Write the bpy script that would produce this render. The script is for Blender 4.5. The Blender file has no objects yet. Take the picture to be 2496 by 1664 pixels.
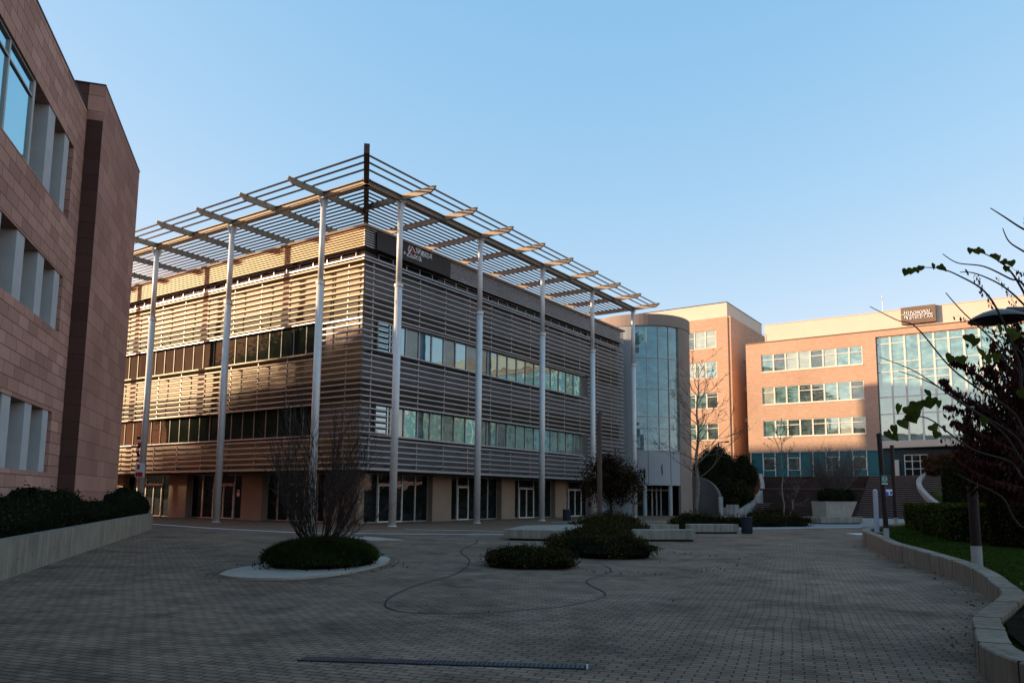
import bpy, bmesh, math, random
from math import sin, cos, pi, radians, hypot, atan2
random.seed(7)
S = bpy.context.scene
COL = S.collection
# ------------------------------------------------------------------ camera model
F, PIT, ROL, CY, CX, H = 1873.14, .1238, -.0084, 978.2, 1248., 1.65
AL = .5968; QX, QY = -8.078, 40.314
_c, _s = cos(PIT), sin(PIT); _cr, _sr = cos(ROL), sin(ROL)
_f = (0, _c, _s); _u = (0, -_s, _c); _r = (1, 0, 0)
R_ = tuple(_r[i]*_cr - _u[i]*_sr for i in range(3)); U_ = tuple(_u[i]*_cr + _r[i]*_sr for i in range(3))
def ray(px, py):
    a = (px-CX)/F; b = -(py-CY)/F
    return tuple(R_[i]*a + U_[i]*b + _f[i] for i in range(3))
def G(px, py, z=0.):
    d = ray(px, py); t = (z-H)/d[2]; return (d[0]*t, d[1]*t, z)
def AT(px, py, Y):
    d = ray(px, py); t = Y/d[1]; return (d[0]*t, Y, H+d[2]*t)
u = (sin(AL), cos(AL)); v = (-u[1], u[0]); ROT = atan2(u[1], u[0])
def W(a, b, z=0.): return (QX+a*u[0]+b*v[0], QY+a*u[1]+b*v[1], z)
def loc(x, y): dx, dy = x-QX, y-QY; return (dx*u[0]+dy*u[1], dx*v[0]+dy*v[1])
def onv(px, py, c):
    d = ray(px, py); q = loc(0, 0); dv = d[0]*v[0]+d[1]*v[1]; du = d[0]*u[0]+d[1]*u[1]
    t = (c-q[1])/dv; return (q[0]+du*t, H+d[2]*t)
def onu(px, py, c):
    d = ray(px, py); q = loc(0, 0); dv = d[0]*v[0]+d[1]*v[1]; du = d[0]*u[0]+d[1]*u[1]
    t = (c-q[0])/du; return (q[1]+dv*t, H+d[2]*t)

# ------------------------------------------------------------------ materials
def newmat(name):
    m = bpy.data.materials.new(name); m.use_nodes = True
    nt = m.node_tree; nt.nodes.clear()
    out = nt.nodes.new('ShaderNodeOutputMaterial'); b = nt.nodes.new('ShaderNodeBsdfPrincipled')
    nt.links.new(b.outputs[0], out.inputs[0]); return m, nt, b, out
def N(nt, t, **k):
    n = nt.nodes.new(t)
    for a, x in k.items():
        if a.startswith('i_'): n.inputs[int(a[2:])].default_value = x
        else: setattr(n, a, x)
    return n
def col4(c): return (c[0], c[1], c[2], 1)
def ramp(nt, fac, stops):
    r = nt.nodes.new('ShaderNodeValToRGB'); e = r.color_ramp.elements
    while len(e) < len(stops): e.new(.5)
    for i, (p, c) in enumerate(stops): e[i].position = p; e[i].color = col4(c)
    nt.links.new(fac, r.inputs[0]); return r.outputs[0]
def noise(nt, vec, scale, detail=4, rough=.6):
    n = nt.nodes.new('ShaderNodeTexNoise'); n.inputs['Scale'].default_value = scale
    n.inputs['Detail'].default_value = detail; n.inputs['Roughness'].default_value = rough
    nt.links.new(vec, n.inputs['Vector']); return n.outputs[0]
def mapping(nt, vec, scale=(1, 1, 1), rot=(0, 0, 0), loc=(0, 0, 0)):
    m = nt.nodes.new('ShaderNodeMapping'); m.inputs['Scale'].default_value = scale
    m.inputs['Rotation'].default_value = rot; m.inputs['Location'].default_value = loc
    nt.links.new(vec, m.inputs['Vector']); return m.outputs[0]
def mixc(nt, mode, fac, a, b):
    m = nt.nodes.new('ShaderNodeMixRGB'); m.blend_type = mode
    for i, x in ((0, fac), (1, a), (2, b)):
        if isinstance(x, (int, float)): m.inputs[i].default_value = x
        elif isinstance(x, tuple): m.inputs[i].default_value = col4(x)
        else: nt.links.new(x, m.inputs[i])
    return m.outputs[0]
def bump(nt, b, h, strength=.3, dist=.02):
    n = nt.nodes.new('ShaderNodeBump'); n.inputs['Strength'].default_value = strength; n.inputs['Distance'].default_value = dist
    nt.links.new(h, n.inputs['Height']); nt.links.new(n.outputs[0], b.inputs['Normal'])
def pos(nt): return nt.nodes.new('ShaderNodeNewGeometry').outputs['Position']
def uvn(nt): return nt.nodes.new('ShaderNodeTexCoord').outputs['UV']

def plain(name, c1, c2=None, scale=2., rough=.7, metal=0., bmp=0., streak=False, spec=.3):
    m, nt, b, o = newmat(name); p = pos(nt); c2 = c2 or tuple(x*.75 for x in c1)
    f = noise(nt, p, scale, 5)
    col = ramp(nt, f, [(.3, c2), (.7, c1)])
    if streak:
        s = noise(nt, mapping(nt, p, (7, 7, .5)), 1, 4)
        col = mixc(nt, 'MULTIPLY', .8, col, ramp(nt, s, [(.3, (.55, .53, .5)), (.62, (1, 1, 1))]))
        fine = noise(nt, p, 45, 2)
        col = mixc(nt, 'MULTIPLY', .4, col, ramp(nt, fine, [(.35, (.7, .7, .7)), (.6, (1, 1, 1))]))
    nt.links.new(col, b.inputs['Base Color'])
    b.inputs['Roughness'].default_value = rough; b.inputs['Metallic'].default_value = metal
    b.inputs['Specular IOR Level'].default_value = spec
    if bmp: bump(nt, b, noise(nt, p, 30, 4), bmp, .01)
    return m
def brick(name, c1, c2, cm, bw, bh, mort, rough=.85, bmp=.4, dist=.01, tint=.35, warp=0., offset=.5, coords='uv', rot=0, bias=0., bigvar=.25, squash=1.):
    m, nt, b, o = newmat(name)
    vec = uvn(nt) if coords == 'uv' else pos(nt)
    if rot: vec = mapping(nt, vec, rot=(0, 0, rot))
    if warp:
        nz = nt.nodes.new('ShaderNodeTexNoise'); nz.inputs['Scale'].default_value = .35; nt.links.new(vec, nz.inputs['Vector'])
        sc = N(nt, 'ShaderNodeVectorMath', operation='SCALE'); nt.links.new(nz.outputs['Color'], sc.inputs[0]); sc.inputs['Scale'].default_value = warp
        ad = N(nt, 'ShaderNodeVectorMath', operation='ADD'); nt.links.new(vec, ad.inputs[0]); nt.links.new(sc.outputs[0], ad.inputs[1]); vec = ad.outputs[0]
    t = nt.nodes.new('ShaderNodeTexBrick'); nt.links.new(vec, t.inputs['Vector'])
    t.inputs['Scale'].default_value = 1; t.inputs['Brick Width'].default_value = bw; t.inputs['Row Height'].default_value = bh
    t.inputs['Mortar Size'].default_value = mort; t.inputs['Mortar Smooth'].default_value = .15; t.inputs['Bias'].default_value = bias
    t.offset = offset
    t.inputs['Color1'].default_value = col4(c1); t.inputs['Color2'].default_value = col4(c2); t.inputs['Mortar'].default_value = col4(cm)
    p = pos(nt)
    big = noise(nt, p, bigvar, 3)
    c = mixc(nt, 'MULTIPLY', tint, t.outputs[0], ramp(nt, big, [(.3, (.55, .52, .5)), (.7, (1.1, 1.1, 1.1))]))
    fine = noise(nt, p, 22, 4)
    c = mixc(nt, 'MULTIPLY', .5, c, ramp(nt, fine, [(.3, (.65, .65, .65)), (.65, (1, 1, 1))]))
    nt.links.new(c, b.inputs['Base Color']); b.inputs['Roughness'].default_value = rough
    b.inputs['Specular IOR Level'].default_value = .06
    inv = N(nt, 'ShaderNodeMath', operation='SUBTRACT', i_0=1.); nt.links.new(t.outputs['Fac'], inv.inputs[1])
    ad = N(nt, 'ShaderNodeMath', operation='MULTIPLY_ADD'); nt.links.new(fine, ad.inputs[0]); ad.inputs[1].default_value = .35; nt.links.new(inv.outputs[0], ad.inputs[2])
    bump(nt, b, ad.outputs[0], bmp, dist)
    return m
def glass(name, tint, dark, refl=.35, rough=.02, blinds=0., vary=.0, wob=.02, fr=1., sp=.2):
    m, nt, b, o = newmat(name); p = pos(nt)
    base = None
    nz = noise(nt, mapping(nt, p, (.9, .9, 1.6)), 1.1, 4)
    base = ramp(nt, nz, [(.35, dark), (.7, tuple(min(1, x*(1+vary*6)+vary*.05) for x in dark))])
    if blinds:
        wv = nt.nodes.new('ShaderNodeTexWave'); wv.bands_direction = 'Z'; wv.inputs['Scale'].default_value = 3.2; nt.links.new(p, wv.inputs['Vector'])
        base = mixc(nt, 'MULTIPLY', blinds, base, ramp(nt, wv.outputs[0], [(.2, (.45, .45, .45)), (.6, (1, 1, 1))]))
    nt.links.new(base, b.inputs['Base Color']); b.inputs['Roughness'].default_value = .35; b.inputs['Specular IOR Level'].default_value = sp
    g = nt.nodes.new('ShaderNodeBsdfGlossy'); g.inputs['Color'].default_value = col4(tint); g.inputs['Roughness'].default_value = rough
    mx = nt.nodes.new('ShaderNodeMixShader')
    lw = nt.nodes.new('ShaderNodeLayerWeight'); lw.inputs['Blend'].default_value = .35
    ma = N(nt, 'ShaderNodeMath', operation='MULTIPLY_ADD'); nt.links.new(lw.outputs['Fresnel'], ma.inputs[0]); ma.inputs[1].default_value = (1-refl)*fr; ma.inputs[2].default_value = refl
    ma.use_clamp = True
    nt.links.new(ma.outputs[0], mx.inputs[0]); nt.links.new(b.outputs[0], mx.inputs[1]); nt.links.new(g.outputs[0], mx.inputs[2]); nt.links.new(mx.outputs[0], o.inputs[0])
    n = nt.nodes.new('ShaderNodeBump'); n.inputs['Strength'].default_value = wob*10; n.inputs['Distance'].default_value = .02
    nt.links.new(noise(nt, p, .9, 1), n.inputs['Height']); nt.links.new(n.outputs[0], g.inputs['Normal'])
    return m
def leafmat(name, c1, c2, trans=.25, clump=1.2):
    m, nt, b, o = newmat(name)
    gi = nt.nodes.new('ShaderNodeNewGeometry')
    c = ramp(nt, gi.outputs['Random Per Island'], [(0, c2), (1, c1)])
    cl = noise(nt, gi.outputs['Position'], clump, 3)
    c = mixc(nt, 'MULTIPLY', .8, c, ramp(nt, cl, [(.35, (.35, .35, .35)), (.65, (1.2, 1.2, 1.2))]))
    nt.links.new(c, b.inputs['Base Color']); b.inputs['Roughness'].default_value = .7; b.inputs['Specular IOR Level'].default_value = 0.
    t = nt.nodes.new('ShaderNodeBsdfTranslucent'); nt.links.new(c, t.inputs[0])
    mx = nt.nodes.new('ShaderNodeMixShader'); mx.inputs[0].default_value = trans
    nt.links.new(b.outputs[0], mx.inputs[1]); nt.links.new(t.outputs[0], mx.inputs[2]); nt.links.new(mx.outputs[0], o.inputs[0])
    return m

M = {}
M['stone'] = brick('stone_cladding', (.62, .36, .275), (.43, .24, .18), (.08, .045, .038), .9, .36, .010, bmp=.25, tint=.5, bigvar=.18)
M['stone_pier'] = brick('stone_cladding_pier', (.50, .275, .205), (.37, .20, .15), (.08, .045, .038), 1.3, .575, .008, bmp=.25, tint=.5, bigvar=.2)
M['stone_pier_darker'] = brick('stone_cladding_pier_darker', (.12, .062, .052), (.095, .05, .042), (.04, .025, .02), 1.3, .575, .008, bmp=.25, tint=.4)
M['fin'] = plain('pale_cast_concrete', (.47, .48, .47), (.40, .41, .40), 2, .8, bmp=.1)
M['concrete'] = plain('board_concrete', (.38, .325, .25), (.27, .23, .18), 1.3, .85, bmp=.25, streak=True, spec=.1)
M['curbc'] = plain('curb_concrete', (.33, .255, .19), (.23, .18, .135), 1.6, .85, bmp=.3, streak=True, spec=.1)
M['bench'] = plain('bench_concrete', (.38, .33, .265), (.29, .25, .20), 2, .85, bmp=.2, streak=True, spec=.1)
M['pale_slab'] = plain('pale_slab', (.42, .355, .29), (.34, .285, .235), 3, .85, bmp=.2, spec=.1)
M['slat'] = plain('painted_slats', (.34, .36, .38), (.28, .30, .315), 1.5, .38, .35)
M['slat_sun'] = plain('painted_slats_sun_tint', (.46, .33, .185), (.39, .28, .155), 1.5, .5, .05)  # left-face copy of the slats, golden sunlight put into the colour
M['backing_shade'] = plain('recess_shade_panels', (.11, .085, .065), (.07, .055, .045), .8, .7)
M['backing_sun'] = plain('panels_sun_tint', (.32, .215, .115), (.26, .175, .095), .8, .6, spec=.4)  # same panels as the right face, with golden sunlight mixed into the colour
M['slatfine_sun'] = plain('roof_slats_sun_tint', (.54, .37, .18), (.46, .31, .15), 1.5, .5, .05)  # left fascia slats, their colour carries the gold of the sun
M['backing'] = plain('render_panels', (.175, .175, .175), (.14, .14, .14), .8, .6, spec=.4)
M['column'] = plain('column_paint', (.70, .68, .64), (.60, .58, .545), 2, .45, .15, bmp=.05)
M['beam'] = plain('beam_paint', (.36, .275, .195), (.27, .21, .15), 3, .6, .05, bmp=.1)
M['rod'] = plain('pergola_rods', (.26, .17, .12), (.18, .12, .09), 3, .4, .4)
M['hip'] = plain('rusty_hip_beam', (.10, .065, .05), (.06, .04, .035), 3, .7)
M['darkmetal'] = plain('dark_metal', (.035, .035, .038), (.02, .02, .022), 5, .5, .3)
M['soffit'] = plain('soffit', (.07, .05, .04), (.05, .035, .03), 1, .8)
M['pier'] = plain('ground_floor_render', (.34, .25, .175), (.27, .20, .14), .7, .8, bmp=.1)
M['frame'] = plain('window_frame_paint', (.42, .41, .38), (.36, .35, .33), 3, .45, .3)
M['frame_dim'] = plain('grey_green_frame', (.20, .19, .15), (.16, .15, .12), 3, .5, .1)
M['frame_white'] = plain('white_window_frame', (.74, .70, .60), (.66, .62, .53), 3, .5)
M['glass_left'] = glass('dark_glass', (.45, .62, .48), (.014, .018, .012), .03, blinds=.6, vary=.06, fr=.10, sp=0.)
M['glass_right'] = glass('blue_glass', (.42, .72, .82), (.015, .03, .036), .38, vary=.4, wob=.04)
M['glass_low'] = glass('green_glass', (.48, .70, .70), (.015, .028, .025), .22, vary=.9, wob=.05)
M['glass_dim'] = glass('dim_glass', (.4, .55, .56), (.015, .022, .02), .12, blinds=.5, vary=.8, wob=.05)
M['glass_ground'] = glass('shop_glass', (.7, .8, .8), (.006, .008, .008), .03, vary=.12, fr=.16, sp=.0)
M['glass_lb'] = glass('office_glass', (.62, .92, .98), (.02, .05, .06), .62, wob=.015)
M['glass_tower'] = glass('tower_glass', (.38, .66, .74), (.015, .04, .045), .20, vary=.8, wob=.06)
M['glass_b'] = glass('teal_glass', (.56, .84, .80), (.06, .11, .10), .44, vary=.6, wob=.012)
M['glass_b2'] = glass('dark_teal_glass', (.6, .8, .76), (.02, .03, .025), .25, vary=.6, wob=.012)
M['glass_curtain'] = glass('curtained_glass', (.5, .78, .76), (.34, .37, .30), .28, vary=.1, wob=.012)
M['teal_dark'] = plain('dark_teal_panel', (.02, .07, .085), (.012, .045, .055), 1.5, .25, .1)
M['teal'] = plain('teal_panel', (.03, .16, .17), (.022, .125, .135), 1.5, .35, .1)
M['brick'] = brick('orange_brick', (.66, .43, .30), (.59, .36, .24), (.48, .33, .24), .34, .16, .016, bmp=.2, tint=.3, bigvar=.15)
M['beige'] = plain('beige_render', (.68, .575, .455), (.63, .53, .42), .6, .85)
M['sign'] = plain('sign_board', (.20, .14, .10), (.17, .12, .085), 1, .7)
M['signblack'] = plain('black_board', (.008, .008, .009), (.005, .005, .006), 1, .45)
M['white'] = plain('white_letters', (.8, .8, .8), (.75, .75, .75), 1, .5)
M['red'] = plain('red_paint', (.6, .03, .02), (.5, .025, .02), 1, .5)
M['tower'] = plain('tower_render', (.30, .235, .19), (.26, .20, .165), .6, .8)
M['towerpanel'] = plain('tower_panel', (.36, .36, .355), (.31, .315, .31), .6, .7)
M['darkwall'] = plain('dark_grey_render', (.135, .125, .115), (.11, .10, .095), .8, .85)
M['maroon'] = brick('maroon_stone', (.085, .047, .040), (.06, .034, .03), (.03, .02, .018), .6, .2, .01, bmp=.3, tint=.4)
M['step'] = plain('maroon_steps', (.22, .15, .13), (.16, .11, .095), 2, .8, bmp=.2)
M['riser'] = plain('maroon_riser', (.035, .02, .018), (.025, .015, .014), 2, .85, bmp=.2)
M['curbpale'] = plain('pale_curb', (.45, .42, .38), (.36, .33, .30), 2, .8, streak=True)
M['paver'] = brick('plaza_pavers', (.365, .240, .168), (.255, .170, .122), (.085, .06, .045), .215, .105, .009, rough=.8, bmp=.7, dist=.012, tint=.5, warp=.15, coords='pos', rot=.35, bigvar=.22)
nt_ = M['paver'].node_tree; bs_ = [n for n in nt_.nodes if n.type == 'BSDF_PRINCIPLED'][0]; src_ = bs_.inputs['Base Color'].links[0].from_socket
st1 = noise(nt_, pos(nt_), 1.6, 6, .7); st2 = noise(nt_, mapping(nt_, pos(nt_), (1, 1, 1), loc=(40, 9, 0)), .55, 4, .65)
c_ = mixc(nt_, 'MULTIPLY', .75, src_, ramp(nt_, st1, [(.36, (.62, .62, .62)), (.5, (1, 1, 1)), (.68, (1.18, 1.16, 1.12))]))
c_ = mixc(nt_, 'MULTIPLY', .8, c_, ramp(nt_, st2, [(.33, (.5, .5, .52)), (.55, (1, 1, 1))])); nt_.links.new(c_, bs_.inputs['Base Color'])
M['paver_red'] = brick('red_pavers', (.30, .18, .115), (.23, .14, .09), (.07, .045, .036), .25, .12, .012, rough=.8, bmp=.5, tint=.4, coords='pos', rot=.9, bigvar=.3)
M['ground'] = plain('asphalt_ground', (.11, .105, .10), (.08, .075, .07), .5, .9, bmp=.2)
M['path'] = plain('pale_asphalt', (.27, .255, .24), (.21, .20, .185), .8, .85, bmp=.2)
M['line'] = plain('white_stone_strip', (.75, .75, .78), (.6, .6, .63), 4, .7)
M['edging'] = plain('steel_edging', (.16, .125, .10), (.11, .085, .07), 6, .5, .3)
M['edgeshadow'] = plain('joint_and_shadow_gap', (.02, .018, .016), (.012, .01, .01), 6, .9)
M['grate'] = plain('drain_grate', (.035, .045, .065), (.015, .02, .03), 9, .4, .6)
M['soil'] = plain('soil', (.035, .025, .018), (.018, .013, .01), 5, .95, bmp=.5, spec=0.)
M['lawn'] = plain('lawn_turf', (.030, .044, .007), (.014, .021, .004), 3.5, .9, bmp=.6, spec=0.)
M['hedge'] = leafmat('hedge_leaves', (.085, .10, .02), (.022, .027, .008))
M['hedge_dark'] = leafmat('dark_hedge_leaves', (.055, .055, .018), (.013, .014, .006))
M['lawnblade'] = leafmat('lawn_blades', (.034, .05, .008), (.018, .028, .005), .15)
M['grassblade'] = leafmat('grass_blades', (.045, .062, .014), (.015, .022, .006), .15)
M['mound'] = leafmat('groundcover_leaves', (.085, .07, .022), (.022, .019, .008))
M['roundleaf'] = leafmat('round_tree_leaves', (.075, .045, .020), (.020, .014, .007))
M['rustleaf'] = leafmat('rust_leaves', (.16, .07, .03), (.06, .03, .015))
M['purple'] = leafmat('purple_leaves', (.13, .042, .032), (.028, .011, .008), .2)
M['yellowleaf'] = leafmat('yellow_green_leaves', (.10, .12, .02), (.05, .065, .012), .4)
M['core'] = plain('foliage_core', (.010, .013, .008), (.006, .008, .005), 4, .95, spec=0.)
M['bark'] = plain('pale_bark', (.24, .20, .165), (.09, .075, .06), 9, .85, bmp=.5)
M['twig'] = plain('dark_twigs', (.05, .035, .027), (.03, .02, .016), 6, .85)
M['twig_pale'] = plain('pale_twigs', (.15, .11, .09), (.09, .07, .055), 6, .85)
M['pole_brown'] = plain('brown_pole', (.10, .068, .055), (.07, .05, .04), 3, .7)
M['pole_red'] = plain('maroon_pole', (.022, .009, .008), (.014, .007, .006), 3, .5)
M['pole_base'] = plain('pole_base', (.40, .37, .33), (.32, .30, .27), 4, .7)
M['bin'] = plain('bin_metal', (.028, .034, .045), (.02, .024, .032), 5, .55, .3)
M['lamp'] = plain('lamp_head', (.12, .095, .085), (.09, .07, .06), 4, .45, .2)
M['bollard'] = plain('bollard_paint', (.42, .42, .47), (.35, .35, .40), 4, .5)
M['green_sign'] = plain('green_sign', (.02, .16, .10), (.018, .13, .085), 2, .5)
M['hill'] = plain('hill_forest', (.035, .05, .03), (.02, .03, .02), .02, .95)
M['offblock'] = plain('offscreen_render', (.22, .23, .21), (.17, .18, .165), .4, .85)

# ------------------------------------------------------------------ mesh builder
ORI = {}
class MB:
    def __init__(s): s.v = []; s.f = []; s.m = []
    def add(s, vs, fs, mi=0):
        o = len(s.v); s.v += [tuple(p) for p in vs]; s.f += [tuple(o+i for i in f) for f in fs]; s.m += [mi]*len(fs); return s
    def box(s, x0, x1, y0, y1, z0, z1, mi=0):
        if x0 > x1: x0, x1 = x1, x0
        if y0 > y1: y0, y1 = y1, y0
        return s.add([(x0,y0,z0),(x1,y0,z0),(x1,y1,z0),(x0,y1,z0),(x0,y0,z1),(x1,y0,z1),(x1,y1,z1),(x0,y1,z1)],
              [(0,3,2,1),(4,5,6,7),(0,1,5,4),(1,2,6,5),(2,3,7,6),(3,0,4,7)], mi)
    def prism(s, pts, z0, z1, mi=0, z1s=None, z0s=None):
        n = len(pts); a = sum(pts[i][0]*pts[(i+1)%n][1]-pts[(i+1)%n][0]*pts[i][1] for i in range(n))
        if a < 0:
            pts = pts[::-1]
            if z1s: z1s = z1s[::-1]
            if z0s: z0s = z0s[::-1]
        vs = [(p[0], p[1], (z0s[i] if z0s else z0)) for i, p in enumerate(pts)] + [(p[0], p[1], (z1s[i] if z1s else z1)) for i, p in enumerate(pts)]
        fs = [tuple(range(n))[::-1], tuple(range(n, 2*n))] + [(i, (i+1)%n, n+(i+1)%n, n+i) for i in range(n)]
        return s.add(vs, fs, mi)
    def tube(s, pts, r, n=6, mi=0, cap=True):
        rs = r if isinstance(r, (list, tuple)) else [r]*len(pts)
        vs = []; fs = []; k = len(pts)
        for i, p in enumerate(pts):
            a = pts[max(0, i-1)]; b = pts[min(k-1, i+1)]
            d = [b[j]-a[j] for j in range(3)]; L = math.sqrt(sum(x*x for x in d)) or 1; d = [x/L for x in d]
            q = (0, 0, 1) if abs(d[2]) < .9 else (1, 0, 0)
            x = (d[1]*q[2]-d[2]*q[1], d[2]*q[0]-d[0]*q[2], d[0]*q[1]-d[1]*q[0]); L = math.sqrt(sum(t*t for t in x)); x = [t/L for t in x]
            y = (d[1]*x[2]-d[2]*x[1], d[2]*x[0]-d[0]*x[2], d[0]*x[1]-d[1]*x[0])
            for j in range(n):
                t = 2*pi*(j+.5)/n
                vs.append(tuple(p[m]+rs[i]*(cos(t)*x[m]+sin(t)*y[m]) for m in range(3)))
        for i in range(k-1):
            for j in range(n):
                fs.append((i*n+j, i*n+(j+1)%n, (i+1)*n+(j+1)%n, (i+1)*n+j))
        if cap: fs += [tuple(range(n))[::-1], tuple((k-1)*n+j for j in range(n))]
        return s.add(vs, fs, mi)
    def lathe(s, cx, cy, prof, n=16, mi=0):
        vs = []; fs = []
        for (r, z) in prof:
            for j in range(n):
                t = 2*pi*j/n; vs.append((cx+r*cos(t), cy+r*sin(t), z))
        for i in range(len(prof)-1):
            for j in range(n): fs.append((i*n+j, i*n+(j+1)%n, (i+1)*n+(j+1)%n, (i+1)*n+j))
        fs += [tuple(range(n))[::-1], tuple((len(prof)-1)*n+j for j in range(n))]
        return s.add(vs, fs, mi)
    def build(s, name, mat, parent=None, smooth=False, frame=True):
        me = bpy.data.meshes.new(name)
        o = ORI.get(parent.name, (0, 0, 0)) if (parent is not None and frame) else (0, 0, 0)
        pp = parent
        while pp is not None and frame and pp.name not in ORI and pp.parent: pp = pp.parent; o = ORI.get(pp.name, (0, 0, 0))
        vs = [(p[0]-o[0], p[1]-o[1], p[2]-o[2]) for p in s.v]
        me.from_pydata(vs, [], s.f); me.update()
        mats = mat if isinstance(mat, list) else [mat]
        for m in mats: me.materials.append(m)
        if len(mats) > 1: me.polygons.foreach_set('material_index', s.m)
        if smooth: me.polygons.foreach_set('use_smooth', [True]*len(s.f))
        if len(s.f) < 20000:
            uvl = me.uv_layers.new(name='UVMap'); V = s.v
            for p in me.polygons:
                n = p.normal; h = hypot(n.x, n.y)
                if h < .5:
                    for li in p.loop_indices: w = V[me.loops[li].vertex_index]; uvl.data[li].uv = (w[0], w[1])
                else:
                    tx, ty = -n.y/h, n.x/h
                    for li in p.loop_indices: w = V[me.loops[li].vertex_index]; uvl.data[li].uv = (w[0]*tx+w[1]*ty, w[2])
        ob = bpy.data.objects.new(name, me); COL.objects.link(ob)
        if parent is not None: ob.parent = parent
        return ob
def tag(o, label=None, cat=None, group=None, kind=None):
    if label: o['label'] = label
    if cat: o['category'] = cat
    if group: o['group'] = group
    if kind: o['kind'] = kind
    return o
def thing(name, p, label, cat, group=None, rot=0., ori=None):
    o = bpy.data.objects.new(name, None); COL.objects.link(o); o.location = p; o.rotation_euler = (0, 0, rot)
    o.empty_display_size = .2
    ORI[o.name] = ori if ori is not None else tuple(p); return tag(o, label, cat, group)
def bthing(name, a, b, label, cat, group=None, z=0.):    # thing in the building grid, base at local (a,b)
    return thing(name, W(a, b, z), label, cat, group, ROT, (a, b, z))
WM = {}
def window(parent, p, w, h, facing='v', mf=None, mg=None, fw=.05, dep=.09, vs=(), hs=(), name='window', off=None, pane='pane'):
    key = (round(w, 3), round(h, 3), mf.name, mg.name, fw, dep, tuple(vs), tuple(hs), name)
    if key not in WM:
        m = MB(); m.box(0, w, 0, dep, 0, fw); m.box(0, w, 0, dep, h-fw, h); m.box(0, fw, 0, dep, fw, h-fw); m.box(w-fw, w, 0, dep, fw, h-fw)
        for x in vs: m.box(x-fw/2, x+fw/2, .006, dep, fw, h-fw)
        for z in hs: m.box(fw, w-fw, .004, dep-.002, z-fw/2, z+fw/2)
        f = m.build(name, mf, None); g = MB().box(fw, w-fw, dep*.5, dep*.5+.02, fw, h-fw).build(pane, mg, None)
        WM[key] = (f.data, g.data); bpy.data.objects.remove(f); bpy.data.objects.remove(g)
    fd, gd = WM[key]
    f = bpy.data.objects.new(name, fd); g = bpy.data.objects.new(pane, gd); COL.objects.link(f); COL.objects.link(g)
    o = ORI[parent.name]; f.parent = parent; f.location = (p[0]-o[0], p[1]-o[1], p[2]-o[2])
    if facing == 'u': f.rotation_euler = (0, 0, -pi/2)
    g.parent = f; return f
def spline(pts, n=6):
    out = []
    P = [pts[0]]+list(pts)+[pts[-1]]
    for i in range(1, len(P)-2):
        for k in range(n):
            t = k/n; a, b, c, d = P[i-1], P[i], P[i+1], P[i+2]
            out.append(tuple(.5*((2*b[j])+(-a[j]+c[j])*t+(2*a[j]-5*b[j]+4*c[j]-d[j])*t*t+(-a[j]+3*b[j]-3*c[j]+d[j])*t**3) for j in range(len(b))))
    out.append(tuple(pts[-1])); return out
def ribbon(pts, w, z, name, mat, parent=None, zfun=None):
    m = MB(); n = len(pts); vs = []
    for i, p in enumerate(pts):
        a = pts[max(0, i-1)]; b = pts[min(n-1, i+1)]; dx, dy = b[0]-a[0], b[1]-a[1]; L = hypot(dx, dy) or 1
        nx, ny = -dy/L*w/2, dx/L*w/2
        vs += [(p[0]+nx, p[1]+ny, z), (p[0]-nx, p[1]-ny, z)]
    m.add(vs, [(2*i, 2*i+1, 2*i+3, 2*i+2) for i in range(n-1)])
    return m.build(name, mat, parent)
# foliage
def rv():
    while 1:
        a, b, c = random.uniform(-1, 1), random.uniform(-1, 1), random.uniform(-1, 1); q = a*a+b*b+c*c
        if .05 < q < 1: q = math.sqrt(q); return a/q, b/q, c/q
def leafquad(m, p, s, d=None, mi=0, asp=.55):
    a = d or rv(); b = rv(); c = (a[1]*b[2]-a[2]*b[1], a[2]*b[0]-a[0]*b[2], a[0]*b[1]-a[1]*b[0])
    L = math.sqrt(c[0]**2+c[1]**2+c[2]**2) or 1; c = (c[0]/L, c[1]/L, c[2]/L)
    h = s*.5; w = s*asp*.5
    m.add([(p[0]-a[0]*h, p[1]-a[1]*h, p[2]-a[2]*h), (p[0]+c[0]*w, p[1]+c[1]*w, p[2]+c[2]*w), (p[0]+a[0]*h, p[1]+a[1]*h, p[2]+a[2]*h), (p[0]-c[0]*w, p[1]-c[1]*w, p[2]-c[2]*w)], [(0, 1, 2, 3)], mi)
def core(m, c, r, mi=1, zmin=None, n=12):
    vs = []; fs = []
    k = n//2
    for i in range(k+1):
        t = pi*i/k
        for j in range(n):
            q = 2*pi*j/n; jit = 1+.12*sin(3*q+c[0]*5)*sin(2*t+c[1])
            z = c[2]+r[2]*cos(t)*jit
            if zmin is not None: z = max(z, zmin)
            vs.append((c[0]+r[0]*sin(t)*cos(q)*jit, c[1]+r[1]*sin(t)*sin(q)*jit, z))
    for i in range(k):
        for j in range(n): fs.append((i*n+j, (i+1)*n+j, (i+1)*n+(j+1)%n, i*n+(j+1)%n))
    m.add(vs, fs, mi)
def mass(m, ells, n, size, zmin=0., corescale=.86, lump=.14, inner=.72):
    tot = sum(e[3]*e[4]+e[4]*e[5]+e[3]*e[5] for e in ells)
    for e in ells:
        cx, cy, cz, rx, ry, rz = e
        k = int(n*(rx*ry+ry*rz+rx*rz)/tot); ph = random.uniform(0, 9)
        for _ in range(k):
            d = rv()
            if cz+d[2]*rz < zmin: d = (d[0], d[1], abs(d[2]))
            l = 1+lump*(sin(5*d[0]+ph)*sin(4*d[1]+ph*2)+.6*sin(11*d[2]+ph)*sin(9*d[0]+ph))
            q = random.uniform(inner, 1.03)*l
            z = cz+d[2]*rz*q
            if z < zmin: continue
            leafquad(m, (cx+d[0]*rx*q, cy+d[1]*ry*q, z), size*random.uniform(.6, 1.3))
        if corescale: core(m, (cx, cy, cz), (rx*corescale, ry*corescale, rz*corescale), 1, zmin)
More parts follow.
